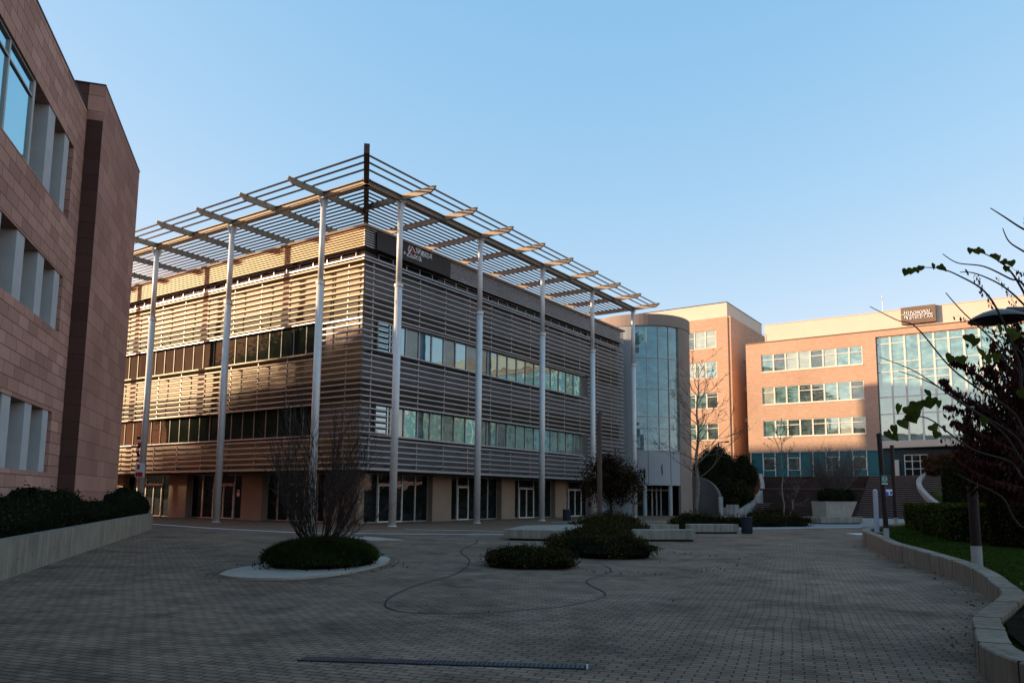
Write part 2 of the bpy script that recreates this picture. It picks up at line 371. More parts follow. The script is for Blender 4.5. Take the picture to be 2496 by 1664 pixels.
def branchy(m, p, d, L, r, depth, spread=.5, up=.25, kids=3, seg=5, n=4, wob=.12, shrink=.62, mi=0, tips=None):
    r = max(r, .004+.00019*p[1])
    pts = [p]; rs = [r]; dd = list(d)
    for i in range(seg):
        for j in range(3): dd[j] += random.uniform(-wob, wob)
        dd[2] += up/seg
        q = math.sqrt(sum(x*x for x in dd)); dd = [x/q for x in dd]
        p = tuple(p[j]+dd[j]*L/seg for j in range(3)); pts.append(p); rs.append(r*(1-.75*(i+1)/seg))
    m.tube(pts, rs, n, mi, cap=False)
    if tips is not None: tips.append((pts[-1], tuple(dd)))
    if depth > 0:
        for k in range(kids):
            i = random.randint(1, seg); b = pts[i]; a = rv()
            nd = [dd[j]*.7+a[j]*spread for j in range(3)]; q = math.sqrt(sum(x*x for x in nd)); nd = [x/q for x in nd]
            branchy(m, b, nd, L*shrink*random.uniform(.7, 1.15), rs[i]*.6, depth-1, spread, up, kids, max(3, seg-1), n if r > .02 else 3, wob, shrink, mi, tips)

# ------------------------------------------------------------------ world, sun, camera
TH, EL = radians(56), radians(13)
sx, sy = -u[0]*cos(TH)+v[0]*sin(TH), -u[1]*cos(TH)+v[1]*sin(TH)      # horizontal direction to the sun
wd = bpy.data.worlds.new("World"); S.world = wd; wd.use_nodes = True; nt = wd.node_tree; nt.nodes.clear()
sky = nt.nodes.new('ShaderNodeTexSky'); sky.sky_type = 'NISHITA'; sky.sun_disc = False
sky.sun_elevation = EL; sky.sun_rotation = atan2(sx, sy); sky.air_density = 1.; sky.dust_density = .6; sky.ozone_density = 1.6
bg = nt.nodes.new('ShaderNodeBackground'); bg.inputs[1].default_value = .12; wo = nt.nodes.new('ShaderNodeOutputWorld')
sp_ = nt.nodes.new('ShaderNodeSeparateColor'); cc_ = nt.nodes.new('ShaderNodeCombineColor'); nt.links.new(sky.outputs[0], sp_.inputs[0])
for i, (ga, k) in enumerate(((.92, 2.62), (.47, 1.34), (.25, 1.20))):      # camera-like tone of the clear sky
    a_ = N(nt, 'ShaderNodeMath', operation='MULTIPLY', i_1=.12); nt.links.new(sp_.outputs[i], a_.inputs[0])
    b_ = N(nt, 'ShaderNodeMath', operation='POWER', i_1=ga); nt.links.new(a_.outputs[0], b_.inputs[0])
    c_ = N(nt, 'ShaderNodeMath', operation='MULTIPLY', i_1=k/.12); nt.links.new(b_.outputs[0], c_.inputs[0]); nt.links.new(c_.outputs[0], cc_.inputs[i])
nt.links.new(cc_.outputs[0], bg.inputs[0]); nt.links.new(bg.outputs[0], wo.inputs[0])
sl = bpy.data.lights.new('sun', 'SUN'); sl.energy = 8.6; sl.angle = radians(1.5); sl.color = (1, .76, .49)
so = bpy.data.objects.new('sun', sl); COL.objects.link(so); so.location = (0, 0, 60)
from mathutils import Vector, Matrix
so.rotation_euler = Vector((sx*cos(EL), sy*cos(EL), sin(EL))).to_track_quat('Z', 'Y').to_euler()
cd = bpy.data.cameras.new('camera'); cam = bpy.data.objects.new('camera', cd); COL.objects.link(cam)
cam.matrix_world = Matrix(((R_[0], U_[0], -_f[0], 0), (R_[1], U_[1], -_f[1], 0), (R_[2], U_[2], -_f[2], H), (0, 0, 0, 1)))
cd.sensor_width = 36; cd.lens = F/2496*36; cd.shift_y = (CY-832)/2496; cd.clip_end = 5000; cd.clip_start = .05
S.camera = cam
S.view_settings.view_transform = 'Standard'; S.view_settings.look = 'None'; S.view_settings.exposure = 0
S.cycles.max_bounces = 6; S.cycles.diffuse_bounces = 3; S.cycles.glossy_bounces = 4; S.cycles.transmission_bounces = 2; S.cycles.transparent_max_bounces = 4
S.cycles.caustics_reflective = False; S.cycles.sample_clamp_indirect = 4

# ------------------------------------------------------------------ ground
def sheet(name, pts, z, mat):
    m = MB(); m.add([(p[0], p[1], z) for p in pts], [tuple(range(len(pts)))]); o = m.build(name, mat)
    if o.data.polygons[0].normal.z < 0: o.data.flip_normals()
    return tag(o, kind='structure')
sheet('ground', [(-1500, -1500), (1500, -1500), (1500, 1500), (-1500, 1500)], -.02, M['ground'])
sheet('plaza', [(-32, -12), (9, -12), (22, 20), (34, 60), (36, 76), (-20, 100), (-45, 60)], 0, M['paver'])
apr = [G(330, 1274), G(373, 1277), G(512, 1287), G(708, 1297), (-8.6, 38.6, 0), G(985, 1290), G(1227, 1294), G(1340, 1274), G(1661, 1270.5), W(49, -2), W(50, 10), W(4.0, 30), W(4, 60), W(-5, 60)]
sheet('pavement', apr, .005, M['paver_red'])
sheet('path', [G(1798, 1289), G(1950, 1286.5), G(2100, 1284), G(2190, 1278), W(49.6, -26), W(49.6, -3), G(1661, 1269.0)], .009, M['path'])
for i, (pts, w) in enumerate((([G(330, 1274), G(373, 1277), G(512, 1287), G(708, 1297), G(760, 1298.5), G(908, 1300.5), G(1227, 1303)], .3),
                 ([G(985, 1290.5), G(1100, 1292), G(1227, 1294.5)], .22), ([G(1345, 1273), G(1500, 1272), G(1661, 1270.3)], .35), ([G(1798, 1289.5), G(1950, 1287), G(2100, 1284.5)], .25))):
    o = ribbon(spline(pts), w, .014, 'paved_strip', M['line']); tag(o, kind='structure')
ring = [(-1.35, 30.5), (-1.25, 28.26), (-1.53, 24.8), (-1.45, 23.0), (-1.11, 20.74), (-1.04, 18.59), (-1.24, 16.6), (-1.65, 15.16), (-1.89, 13.96), (-1.98, 12.89), (-1.92, 12.08), (-1.79, 11.64), (-1.49, 11.31), (-1.06, 11.21), (-0.47, 11.28), (0.13, 11.61), (0.77, 12.02), (1.33, 12.77), (1.6, 13.32), (1.64, 13.95), (1.5, 15.04), (1.54, 15.79), (1.76, 16.41), (2.21, 17.58), (2.33, 18.36), (2.29, 19.48), (2.08, 19.88)]
rs_ = spline(ring, 5)
tag(ribbon(rs_, .026, .006, 'paving_edge', M['edgeshadow']), kind='structure')
tag(ribbon([(p[0]+.035, p[1]+.02) for p in rs_], .018, .007, 'paving_edge', M['edging']), kind='structure')
# concentric joint round the planting island
isl = [(-5.95, 16.0), (-5.4, 15.5), (-4.5, 15.4), (-3.8, 16.0), (-3.35, 17.2), (-3.08, 18.9), (-3.2, 20.6), (-3.9, 21.6), (-4.9, 21), (-5.7, 19), (-6.1, 17.2)]
isp = spline(isl+[isl[0]], 5)[:-1]
def grow(pts, e):
    cx = sum(p[0] for p in pts)/len(pts); cy = sum(p[1] for p in pts)/len(pts)
    return [(p[0]+(p[0]-cx)/hypot(p[0]-cx, p[1]-cy)*e, p[1]+(p[1]-cy)/hypot(p[0]-cx, p[1]-cy)*e) for p in pts]
for e in (.16, .34): q = grow(isp, e); tag(ribbon(q+[q[0]], .018, .005, 'paving_edge', M['edgeshadow']), kind='structure')
m = MB(); m.prism(isp, -.02, .045)
tag(m.build('concrete_island', M['pale_slab']), 'pale concrete teardrop slab under the bare multi-stem shrub', 'paving slab')
q = [G(900, 1318), G(985, 1317), G(905, 1309), G(850, 1310)]
m = MB(); m.prism([p[:2] for p in q], -.02, .03); tag(m.build('concrete_slab', M['pale_slab']), 'small pale slab lying flat in the paving behind the shrub island', 'paving slab')
# drain
t = thing('drain_channel', (-.7, 7.95, 0), 'long dark slotted drain grate set into the foreground paving', 'drain')
a, b = Vector((-2.12, 8.08)), Vector((.75, 7.8)); dv_ = (b-a).normalized(); nn = Vector((-dv_.y, dv_.x))
m = MB(); m.prism([tuple(a+nn*.10), tuple(b+nn*.10), tuple(b-nn*.10), tuple(a-nn*.10)], -.02, .004); m.build('channel', M['edgeshadow'], t)
m = MB(); L = (b-a).length
for i in range(int(L/.045)):
    p = a+dv_*(i*.045); q_ = p+dv_*.022
    m.prism([tuple(p+nn*.09), tuple(q_+nn*.09+dv_*.012), tuple(q_-nn*.09), tuple(p-nn*.09-dv_*.012)], .004, .012)
m.build('grate', M['grate'], t)
m = MB(); m.prism([tuple(b+nn*.1), tuple(b+nn*.1+dv_*.02), tuple(b-nn*.1+dv_*.02), tuple(b-nn*.1)], 0, .014); m.build('end_plate', M['bollard'], t)

# hills behind the camera and beyond (reflected in the glass)
m = MB(); n = 120; vs = []
for i in range(n+1):
    az = 2*pi*i/n; h = 26+16*sin(az*3+1)+9*sin(az*7+2)+5*sin(az*17); h = max(h, 8)
    for (rr, hh) in ((380, 0), (470, h*.75), (560, h), (700, 0)): vs.append((rr*sin(az), rr*cos(az), hh-2))
m.add(vs, [(4*i+k, 4*i+4+k, 4*i+5+k, 4*i+1+k) for i in range(n) for k in range(3)])
tag(m.build('hills', M['hill'], None, True), kind='structure')

# ------------------------------------------------------------------ louvred main building (grid frame: x=u, y=v)
mb = bthing('louvred_building', 0, 0, 'building wrapped in horizontal metal louvres under a slatted pergola roof on tall columns', 'building')
SU, SA, SV, SB = 7.7438, 2.7876, 8.3612, 3.3619
UE, VE = 36.0, 60.0
m = MB()   # walls: ground floor core, upper core
m.box(5.0, UE, 5.2, VE, 0, 3.1)
m.box(2.62, UE, 2.62, VE, 3.32, 17.15)
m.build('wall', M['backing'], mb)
m = MB().box(2.585, 2.61, 2.585, VE, 3.32, 17.15); m.build('wall_panels', M['backing_sun'], mb)
m = MB().box(2.06, UE-.05, 2.06, VE, 3.08, 3.3); m.build('soffit', M['soffit'], mb)
m = MB(); m.box(1.85, UE, 1.85, VE, 17.2, 17.34); m.build('roof_edge', M['beam'], mb)
m = MB(); m.box(4.95, UE-.6, 4.95, VE, 17.34, 18.62); m.build('roof_parapet', M['backing'], mb)
# ground floor piers
for (a, b) in ((10.94, 12.95), (18.98, 20.78), (26.82, 28.71), (33.0, 34.6)):
    MB().box(a, b, 4.0, 5.2, 0, 3.08).build('pier', M['pier'], mb)
for (a, b) in ((21.1, 23.29), (12.73, 14.85), (4.0, 6.81), (29.5, 31.7), (38, 40.1), (46.3, 48.4)):
    MB().box(4.0, 5.0 if a > 5 else 4.6, a, b, 0, 3.08).build('pier', M['pier'], mb)
# shopfront glazing: v-facade bays
def shop_v(a, b, door, y=4.42):
    w = b-a; d0, d1 = door
    for (x0, x1) in ((a, d0), (d1, b)):
        k = max(1, round((x1-x0)/1.25))
        for i in range(k): window(mb, (x0+(x1-x0)*i/k, y, .02), (x1-x0)/k, 3.04, 'v', M['frame'], M['glass_ground'], .06, .1, name='shop_window')
    window(mb, (d0, y-.06, .02), d1-d0, 2.35, 'v', M['frame_white'], M['glass_ground'], .09, .14, vs=((d1-d0)/2,) if d1-d0 > 1.3 else (), name='door')
    window(mb, (d0, y, 2.4), d1-d0, .66, 'v', M['frame'], M['glass_ground'], .05, .1, name='shop_window')
shop_v(4.65, 10.94, (6.16, 8.4)); shop_v(12.95, 18.98, (14.1, 15.39)); shop_v(20.78, 26.82, (21.92, 24.09)); shop_v(28.71, 33.0, (29.68, 31.99))
def shop_u(a, b, door, x=4.42):
    d0, d1 = door
    for (y0, y1) in ((a, d0), (d1, b)):
        k = max(1, round((y1-y0)/1.25))
        for i in range(k): window(mb, (x, y1-(y1-y0)*i/k, .02), (y1-y0)/k, 3.04, 'u', M['frame'], M['glass_ground'], .06, .1, name='shop_window')
    window(mb, (x-.06, d1, .02), d1-d0, 2.35, 'u', M['frame_white'], M['glass_ground'], .09, .14, vs=((d1-d0)/2,), name='door')
    window(mb, (x, d1, 2.4), d1-d0, .66, 'u', M['frame'], M['glass_ground'], .05, .1, name='shop_window')
shop_u(14.85, 21.1, (16.17, 18.53)); shop_u(6.81, 12.73, (8.97, 10.6)); shop_u(23.29, 29.5, (24.8, 27)); shop_u(31.7, 38, (33, 35))
# upper windows
ROWS = ((5.2, 7.02), (10.12, 12.0))
for r, (z0, z1) in enumerate(ROWS):
    for i in range(20):
        x = 3.68+1.2325*i
        window(mb, (x, 2.36, z0), 1.2325, z1-z0, 'v', M['frame'], random.choice([M['glass_right']]*7+[M['glass_low']]*2+[M['glass_dim']]) if r else random.choice([M['glass_low']]*5+[M['glass_right']]*2+[M['glass_dim']]*3), .045, .12)
    for i in range(22):
        y = 5.95+1.16*(i+1)
        window(mb, (2.36, y, z0), 1.16, z1-z0, 'u', M['frame_dim'], M['glass_left'], .035, .08)
    m = MB(); m.box(2.2, 2.6, 5.9, 36, z0-.07, z0-.003); m.box(2.9, 28.6, 2.2, 2.6, z0-.07, z0-.003); m.box(2.12, 2.6, 5.9, 36, z1+.003, z1+.06); m.box(5., 28.6, 2.12, 2.6, z1+.003, z1+.06); m.build('sill', M['slat'], mb)
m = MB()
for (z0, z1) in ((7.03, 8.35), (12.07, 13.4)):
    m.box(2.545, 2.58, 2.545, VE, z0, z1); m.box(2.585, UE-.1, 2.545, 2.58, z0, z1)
m.build('recess_shade', M['backing_shade'], mb)  # dark strips stand in for the shade of a recess behind the lower slats
# clerestory
for i in range(26): window(mb, (3.6+1.24*i, 2.4, 15.52), 1.24, .5, 'v', M['frame'], M['glass_ground'], .035, .1, name='clerestory_window')
for i in range(24): window(mb, (2.4, 3.1+1.24*(i+1), 15.52), 1.24, .5, 'u', M['frame'], M['glass_ground'], .035, .1, name='clerestory_window')
m = MB(); m.box(2.0, 2.6, 2.0, VE, 15.42, 15.5); m.box(2.6, UE-.3, 2.0, 2.6, 15.42, 15.5); m.build('ledge', M['slat'], mb)
# louvre screens
def slat_v(m, z, a, b, h=.07, d=.15, y=2.0): m.add([(a, y, z-h/2), (a, y+d, z-h/2+.02), (a, y+d, z+h/2+.02), (a, y, z+h/2), (b, y, z-h/2), (b, y+d, z-h/2+.02), (b, y+d, z+h/2+.02), (b, y, z+h/2)], [(0,1,2,3), (7,6,5,4), (0,4,5,1), (1,5,6,2), (2,6,7,3), (3,7,4,0)])
def slat_u(m, z, a, b, h=.09, d=.15, x=2.0): m.add([(x, a, z-h/2), (x+d, a, z-h/2+.02), (x+d, a, z+h/2+.02), (x, a, z+h/2), (x, b, z-h/2), (x+d, b, z-h/2+.02), (x+d, b, z+h/2+.02), (x, b, z+h/2)], [(3,2,1,0), (4,5,6,7), (1,5,4,0), (2,6,5,1), (3,7,6,2), (0,4,7,3)])
zg = [3.2+.345*k for k in range(36)]
bands = (range(0, 6), range(11, 21), range(26, 36)); holes = (range(6, 11), range(21, 26))
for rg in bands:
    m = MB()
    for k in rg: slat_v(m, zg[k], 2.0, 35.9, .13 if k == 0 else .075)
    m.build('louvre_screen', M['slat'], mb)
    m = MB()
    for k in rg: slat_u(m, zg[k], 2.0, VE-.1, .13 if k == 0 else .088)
    m.build('louvre_screen', M['slat_sun'], mb)
for rg in holes:
    m = MB()
    for k in rg: slat_v(m, zg[k], 2.0, 4.95)
    for k in rg: slat_u(m, zg[k], 2.0, 5.55)
    m.build('corner_louvre', M['slat'], mb)
    m = MB()
    for k in rg: slat_v(m, zg[k], 28.9, 35.9)
    m.build('corner_louvre', M['slat'], mb)
def post_v(x, z0, z1, arms=True):
    m = MB(); m.box(x-.03, x+.03, 2.16, 2.22, z0, z1)
    if arms:
        for z in (z0+.25, z1-.25): m.box(x-.025, x+.025, 2.2, 2.6, z-.05, z+.05)
    m.build('louvre_post', M['frame'], mb)
def post_u(y, z0, z1):
    m = MB(); m.box(2.16, 2.22, y-.03, y+.03, z0, z1)
    for z in (z0+.25, z1-.25): m.box(2.2, 2.6, y-.025, y+.025, z-.05, z+.05)
    m.build('louvre_post', M['frame'], mb)
ZB = ((3.15, 5.0), (6.95, 10.15), (12.12, 15.35))
for (z0, z1) in ZB:
    for i in range(10): post_v(4.55+2.581*(i+1), z0, z1)
    for i in range(11): post_u(5.75+2.787*i, z0, z1)
for x in (3.0, 4.9, 31.0, 33.6, 35.7): post_v(x, 3.15, 15.35)
post_u(3.4, 3.15, 15.35); post_u(5.55, 3.15, 15.35)
# fascia of fine slats and its backing
m = MB()
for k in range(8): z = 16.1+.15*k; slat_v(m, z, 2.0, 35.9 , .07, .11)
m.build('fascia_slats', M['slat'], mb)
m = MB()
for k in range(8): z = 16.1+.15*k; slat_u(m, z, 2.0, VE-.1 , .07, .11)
m.build('fascia_slats', M['slatfine_sun'], mb)
m = MB(); m.box(2.3, 2.6, 2.3, VE, 16.03, 17.19); m.box(2.6, UE-.2, 2.3, 2.6, 16.03, 17.19); m.build('fascia_backing', M['soffit'], mb)  # dark colour supplies the shadow lines between the fine slats
# name board on the fascia with lettering
bd = MB().box(2.85, 9.75, 1.86, 1.99, 16.02, 17.1).build('name_board', M['signblack'], mb)
def letters(strokes, ox, oy, sc, fn, parent, mat, r, name='lettering'):
    m = MB()
    for st in strokes:
        p = [fn(ox+x/sc, oy+y/sc) for x, y in st]
        m.tube(p, r, 6)
    return m.build(name, mat, parent)
def el(cx, cy, rx, ry, n=12): return [(cx+rx*cos(2*pi*i/n), cy+ry*sin(2*pi*i/n)) for i in range(n+1)]
def fnv(px, py): a, z = onv(px, py, 1.84); return (a, 1.84, z)
st = [[(480,500),(520,515),(450,610),(505,650),(480,740),(540,770)], [(450,640),(475,700),(490,740)], [(512,705),(582,540),(685,750)],
 [(722,580),(738,755)], [(700,590),(735,595)], [(770,610),(845,630),(775,760),(800,780)], [(775,690),(830,660),(865,700),(865,830)],
 [(908,690),(915,840)], [(910,690),(965,710),(925,765),(975,800),(960,865),(915,838)], el(1025,805,32,70), [(1065,760),(1120,785),(1100,880),(1065,910)],
 [(1150,790),(1212,800),(1195,860),(1140,850),(1140,890),(1212,920)], [(410,825),(470,750),(560,775),(505,865),(415,825)], [(480,845),(560,890)], [(572,800),(560,880),(625,915)],
 el(668,865,36,52), [(760,845),(705,870),(710,925),(760,965)], [(835,880),(780,890),(790,950),(850,980)], [(845,870),(865,1020),(800,985)], [(330,690),(375,775),(325,765),(330,690)]]
letters(st, 960, 560, 13.067, fnv, bd, M['white'], .04)
m = MB(); P = [fnv(960+x/13.067, 560+y/13.067) for x, y in ((597,605),(570,715),(645,770),(660,700))]
m.add([(p[0], 1.83, p[2]) for p in P]+[(p[0], 1.857, p[2]) for p in P], [(0,1,2,3),(4,7,6,5),(0,4,5,1),(1,5,6,2),(2,6,7,3),(3,7,4,0)]); m.build('emblem', M['red'], bd)
# pergola
ZR = 18.95
m = MB()
offs = [-2.1, -1.5, -.85]+[.55+.42*k for k in range(11)]
for d in offs: m.tube([(d, d, ZR), (34.3, d, ZR)], .06, 6)
m.build('pergola_rods', M['rod'], mb, True)
m = MB()
for d in offs: m.tube([(d, d, ZR), (d, VE-3, ZR)], .06, 6)
m.build('pergola_rods', M['rod'], mb, True)
def ibeam(m, a, b, w, h, z, fl=.03):   # horizontal I section from a to b
    d = Vector((b[0]-a[0], b[1]-a[1])).normalized(); n_ = Vector((-d.y, d.x)); A = Vector(a); B = Vector(b)
    for (ww, z0, z1) in ((w, z, z+fl), (w*.22, z+fl, z+h-fl), (w, z+h-fl, z+h)):
        m.prism([tuple(A+n_*ww/2), tuple(B+n_*ww/2), tuple(B-n_*ww/2), tuple(A-n_*ww/2)], z0, z1)
m = MB(); ibeam(m, (-.2, 0), (34.2, 0), .3, .36, 18.5); m.build('edge_beam', M['beam'], mb)
m = MB(); ibeam(m, (0, -.2), (0, VE-3), .3, .36, 18.5); m.build('edge_beam', M['beam'], mb)
def crossbeam(c, side):
    m = MB(); w = .11
    e_ = min(4.95, c-.02); prof = [(-2.6, 18.91), (e_, 18.91), (e_, 18.56), (-2.25, 18.56), (-2.6, 18.8)]
    n_ = len(prof); vs = []
    for s_ in (-w/2, w/2):
        for (a, z) in prof: vs.append((c+s_, a, z) if side == 'v' else (a, c+s_, z))
    fs = [tuple(range(n_)), tuple(range(n_, 2*n_))[::-1]]+[(i, n_+i, n_+(i+1) % n_, (i+1) % n_) for i in range(n_)]
    if side == 'v': fs = [f[::-1] for f in fs]
    m.add(vs, [f[::-1] for f in fs])
    for a in offs: # notched seats that hold the rods
        if a > e_: continue
        if side == 'v': m.box(c-.075, c+.075, a-.07, a+.07, 18.86, 18.93)
        else: m.box(a-.07, a+.07, c-.075, c+.075, 18.86, 18.93)
    m.build('cross_beam', M['beam'], mb)
for j in range(9): crossbeam(SA+j*SU/2, 'v')
for j in range(13): crossbeam(SB+j*SV/2, 'u')
m = MB(); e = .1
m.prism([(4.95+e, 4.95-e), (4.95-e, 4.95+e), (-2.72-e, -2.72+e), (-2.72+e, -2.72-e)], 18.62, 19.12); m.build('hip_beam', M['hip'], mb)
# columns
def column(a, b):
    m = MB(); m.tube([(a, b, 0), (a, b, 13.55)], .21, 20, cap=True)
    m.tube([(a, b, 13.55), (a, b, 18.5)], .165, 20)
    m.lathe(a, b, [(.27, 0.0), (.27, .03), (.215, .05)], 20)
    c = m.build('column', M['column'], mb, False)
    for p in c.data.polygons: p.use_smooth = len(p.vertices) == 4
    q = MB(); q.lathe(a, b, [(.22, 13.45), (.26, 13.46), (.26, 13.6), (.18, 13.61)], 20); q.build('collar', M['column'], c)
    q = MB(); q.box(a-.2, a+.2, b-.2, b+.2, 18.46, 18.5)
    for s_ in (-1, 1): q.add([(a+s_*.16, b-.01, 17.9), (a+s_*.42, b-.01, 18.48), (a+s_*.16, b-.01, 18.48), (a+s_*.16, b+.02, 17.9), (a+s_*.42, b+.02, 18.48), (a+s_*.16, b+.02, 18.48)], [(0,1,2),(5,4,3),(0,3,4,1),(1,4,5,2),(2,5,3,0)])
    q.build('bracket', M['column'], c)
for i in range(5): column(SA+i*SU, 0)
for i in range(7): column(0, SB+i*SV)
# aerial rod on the roof
m = MB(); m.tube([(31, 5.6, 18.6), (31, 5.6, 22.3)], .03, 6); m.box(30.9, 31.1, 5.5, 5.7, 18.6, 18.75); m.build('mast', M['frame'], mb)

# ------------------------------------------------------------------ round stair tower
TC = (43.94, 3.96); TR = 5.0
tw = bthing('stair_tower', TC[0], TC[1], 'round taupe stair tower with tall curved blue glazing between the louvred block and brick buildings', 'tower')
def tp(deg, r, z):
    a = radians(deg); return (TC[0]+r*(-.919*cos(a)+.395*sin(a)), TC[1]+r*(-.395*cos(a)-.919*sin(a)), z)
def arc(m, d0, d1, r0, r1, z0, z1, step=4, mi=0):
    n = max(2, int(abs(d1-d0)/step)); D = [d0+(d1-d0)*i/n for i in range(n+1)]
    pts = [tp(d, r1, 0)[:2] for d in D]; inn = [tp(d, r0, 0)[:2] for d in D]
    for i in range(n): m.prism([pts[i], pts[i+1], inn[i+1], inn[i]], z0, z1, mi)
m = MB(); arc(m, 49.5, 285, 4.7, 5.0, 0, 18.5, 5); m.build('wall', M['tower'], tw)
m = MB(); arc(m, 285, 351.3, 4.7, 4.99, 0, 18.5, 5); m.build('pale_wall', M['towerpanel'], tw)
m = MB(); arc(m, 0, 360, 4.6, 5.06, 18.5, 19.64, 5); m.build('roof_band', M['tower'], tw)
m = MB(); m.prism([tp(d, 4.62, 0)[:2] for d in range(0, 360, 8)], 19.2, 19.4); m.build('roof', M['tower'], tw)
m = MB(); arc(m, -8.7, 49.5, 4.78, 4.96, 2.9, 6.22, 4); m.build('lower_panel', M['towerpanel'], tw)
m = MB()
for d in (8.6, 35.2): arc(m, d-.2, d+.2, 4.94, 4.975, 2.95, 6.2, 1)
m.build('panel_joint', M['darkmetal'], tw)
m = MB()
for (d_, z0_, pr_f) in ((4.2, 3.55, [(0, 0, .05), (.02, .18, .09), (-.02, .42, .10), (.03, .62, .07), (0, .74, .11), (0, .92, .07)]), (4.0, 2.98, [(0, 0, .07), (.01, .2, .05), (0, .34, .03)]), (24, 3.9, [(0, 0, .03), (.03, .3, .05), (-.03, .7, .04), (.02, 1.0, .03)])):
    P = [(tp(d_+dx*11.5, 5.0, z0_+dz)) for dx, dz, r in pr_f]; m.tube(P, [r for _, _, r in pr_f], 7)
m.build('wall_figure', M['signblack'], tw)
md = [-8.7, -4.7, 8.6, 21.9, 35.2, 49.5]; mz = [6.22, 8.37, 9.52, 12.23, 15.29, 18.5]
for i in range(5):
    for j in range(5):
        m = MB(); arc(m, md[i]+.35, md[i+1]-.35, 4.80, 4.84, mz[j]+.04, mz[j+1]-.04, 3.3); m.build('glass_panel', M['glass_tower'], tw)
m = MB()
for d in md: arc(m, d-.35, d+.35, 4.78, 4.93, 6.22, 18.5, 1)
for z in mz: arc(m, -8.7, 49.5, 4.78, 4.91, z-.04, z+.04, 4)
m.build('mullion_grid', M['frame'], tw)
for d in (4.5, 36):
    p = tp(d, 4.72, 0); MB().tube([(p[0], p[1], 0), (p[0], p[1], 2.9)], .2, 16).build('column', M['towerpanel'], tw, False)
# recessed entrance
pa = tp(-14, 3.1, 0); pb = tp(66, 3.4, 0); A = Vector(pa[:2]); B = Vector(pb[:2]); d = (B-A).normalized(); n_ = Vector((-d.y, d.x)); L = (B-A).length
m = MB(); m.prism([tuple(A), tuple(B), tuple(B+n_*.05), tuple(A+n_*.05)], 0, 2.9); m.build('entrance_glass', M['glass_ground'], tw)
for (f0, f1) in ((.22, .25), (.44, .47), (.55, .58), (.66, .69), (.9, .93)):
    m = MB(); m.prism([tuple(A+d*L*f0-n_*.08), tuple(A+d*L*f1-n_*.08), tuple(A+d*L*f1+n_*.1), tuple(A+d*L*f0+n_*.1)], 0, 2.75); m.build('door_post', M['frame'], tw)
m = MB(); m.prism([tuple(A+d*L*.22-n_*.09), tuple(A+d*L*.93-n_*.09), tuple(A+d*L*.93+n_*.1), tuple(A+d*L*.22+n_*.1)], 2.4, 2.52); m.build('door_head', M['frame'], tw)
# link between block and tower
lk = bthing('link_block', 37.5, 8, 'narrow grey link wall joining the louvred block to the round tower', 'building')
m = MB(); m.box(36.02, 40.5, 5.5, 14, 0, 17.6); m.build('wall', M['towerpanel'], lk)
m = MB(); m.box(35.95, 40.6, 5.4, 14.1, 17.6, 17.75); m.build('roof_edge', M['slat'], lk)

# ------------------------------------------------------------------ brick building A (taller, behind tower)
ba = bthing('brick_building', 64, .9, 'taller orange brick building with beige parapet, standing right behind the round tower', 'building')
AW = [(8.91, 10.99), (12.85, 14.88), (16.68, 18.8), (20.47, 22.76)]
m = MB()
zs = [0]+[z for w_ in AW for z in w_]+[24.3]
m.box(64, 64.5, .9, 2.78, 0, 24.3); m.box(64, 64.5, 8.5, 10.4, 0, 24.3)
for i in range(0, len(zs), 2): m.box(64, 64.5, 2.78, 8.5, zs[i], zs[i+1]); m.box(64, 64.5, 10.4, 20, zs[i], zs[i+1])
for (z0, z1) in AW: m.box(64, 64.5, 16.1, 20, z0, z1)
m.box(64.5, 80, .9, 20, 0, 24.3); m.build('wall', M['brick'], ba)
for (px_, py_) in ((1815, 874), (1817, 948), (1818, 1024)):
    a_, z_ = onv(px_, py_, .9); MB().box(a_-.25, a_+.25, .55, .9, z_-.3, z_+.3).build('wall_box', M['towerpanel'], ba)
for v_ in (1.25, 8.1): MB().tube([(63.93, v_, 0), (63.93, v_, 24.2)], .045, 6).build('downpipe', M['sign'], ba)
m = MB(); m.box(64.6, 79.5, 1.52, 20, 24.3, 26.25); m.build('parapet', M['beige'], ba)
m = MB(); m.box(64.55, 79.6, 1.47, 20, 26.25, 26.33); m.build('coping', M['darkmetal'], ba)
for (z0, z1) in AW:
    for i in range(4):
        window(ba, (64.08, 2.78+1.43*(i+1), z0), 1.43, z1-z0, 'u', M['frame_white'], random.choice([M['glass_b'], M['glass_b'], M['glass_b2'], M['glass_curtain']]), .08, .12, hs=(1.45,) if i % 2 == 0 else ())
    for i in range(4): window(ba, (64.08, 10.4+1.43*(i+1), z0), 1.43, z1-z0, 'u', M['frame_white'], M['glass_b'], .08, .12)

# ------------------------------------------------------------------ brick building B (right)
bb = bthing('brick_office', 62, -1.5, 'wide orange brick office with glass wall and dark name board on its parapet', 'building', z=0)
BW = [(8.86, 10.8), (12.67, 14.74), (16.54, 18.62)]
m = MB(); V0, V1 = -14.36, -3.3
m.box(62, 62.5, V1, -1.5, 7.1, 20.15); m.box(62, 62.5, -15.74, V0, 7.1, 20.15)
zs = [7.1]+[z for w_ in BW for z in w_]+[20.15]
for i in range(0, len(zs), 2): m.box(62, 62.5, V0, V1, zs[i], zs[i+1])
m.box(62, 62.5, -48, -15.74, 19.4, 20.15); m.box(62.4, 62.5, -48, -33.5, 4.15, 19.4)
m.box(62.5, 84, -48, -1.5, 4.15, 20.15); m.build('wall', M['brick'], bb)
m = MB(); m.box(62.25, 83.5, -47.8, -3.75, 20.15, 22.15); m.build('parapet', M['beige'], bb)
m = MB(); m.box(62.2, 83.6, -47.9, -3.7, 22.15, 22.22); m.build('coping', M['beige'], bb)
m = MB(); m.box(61.93, 62.0, -34, -1.5, 20.06, 20.16); m.build('string_course', M['sign'], bb)
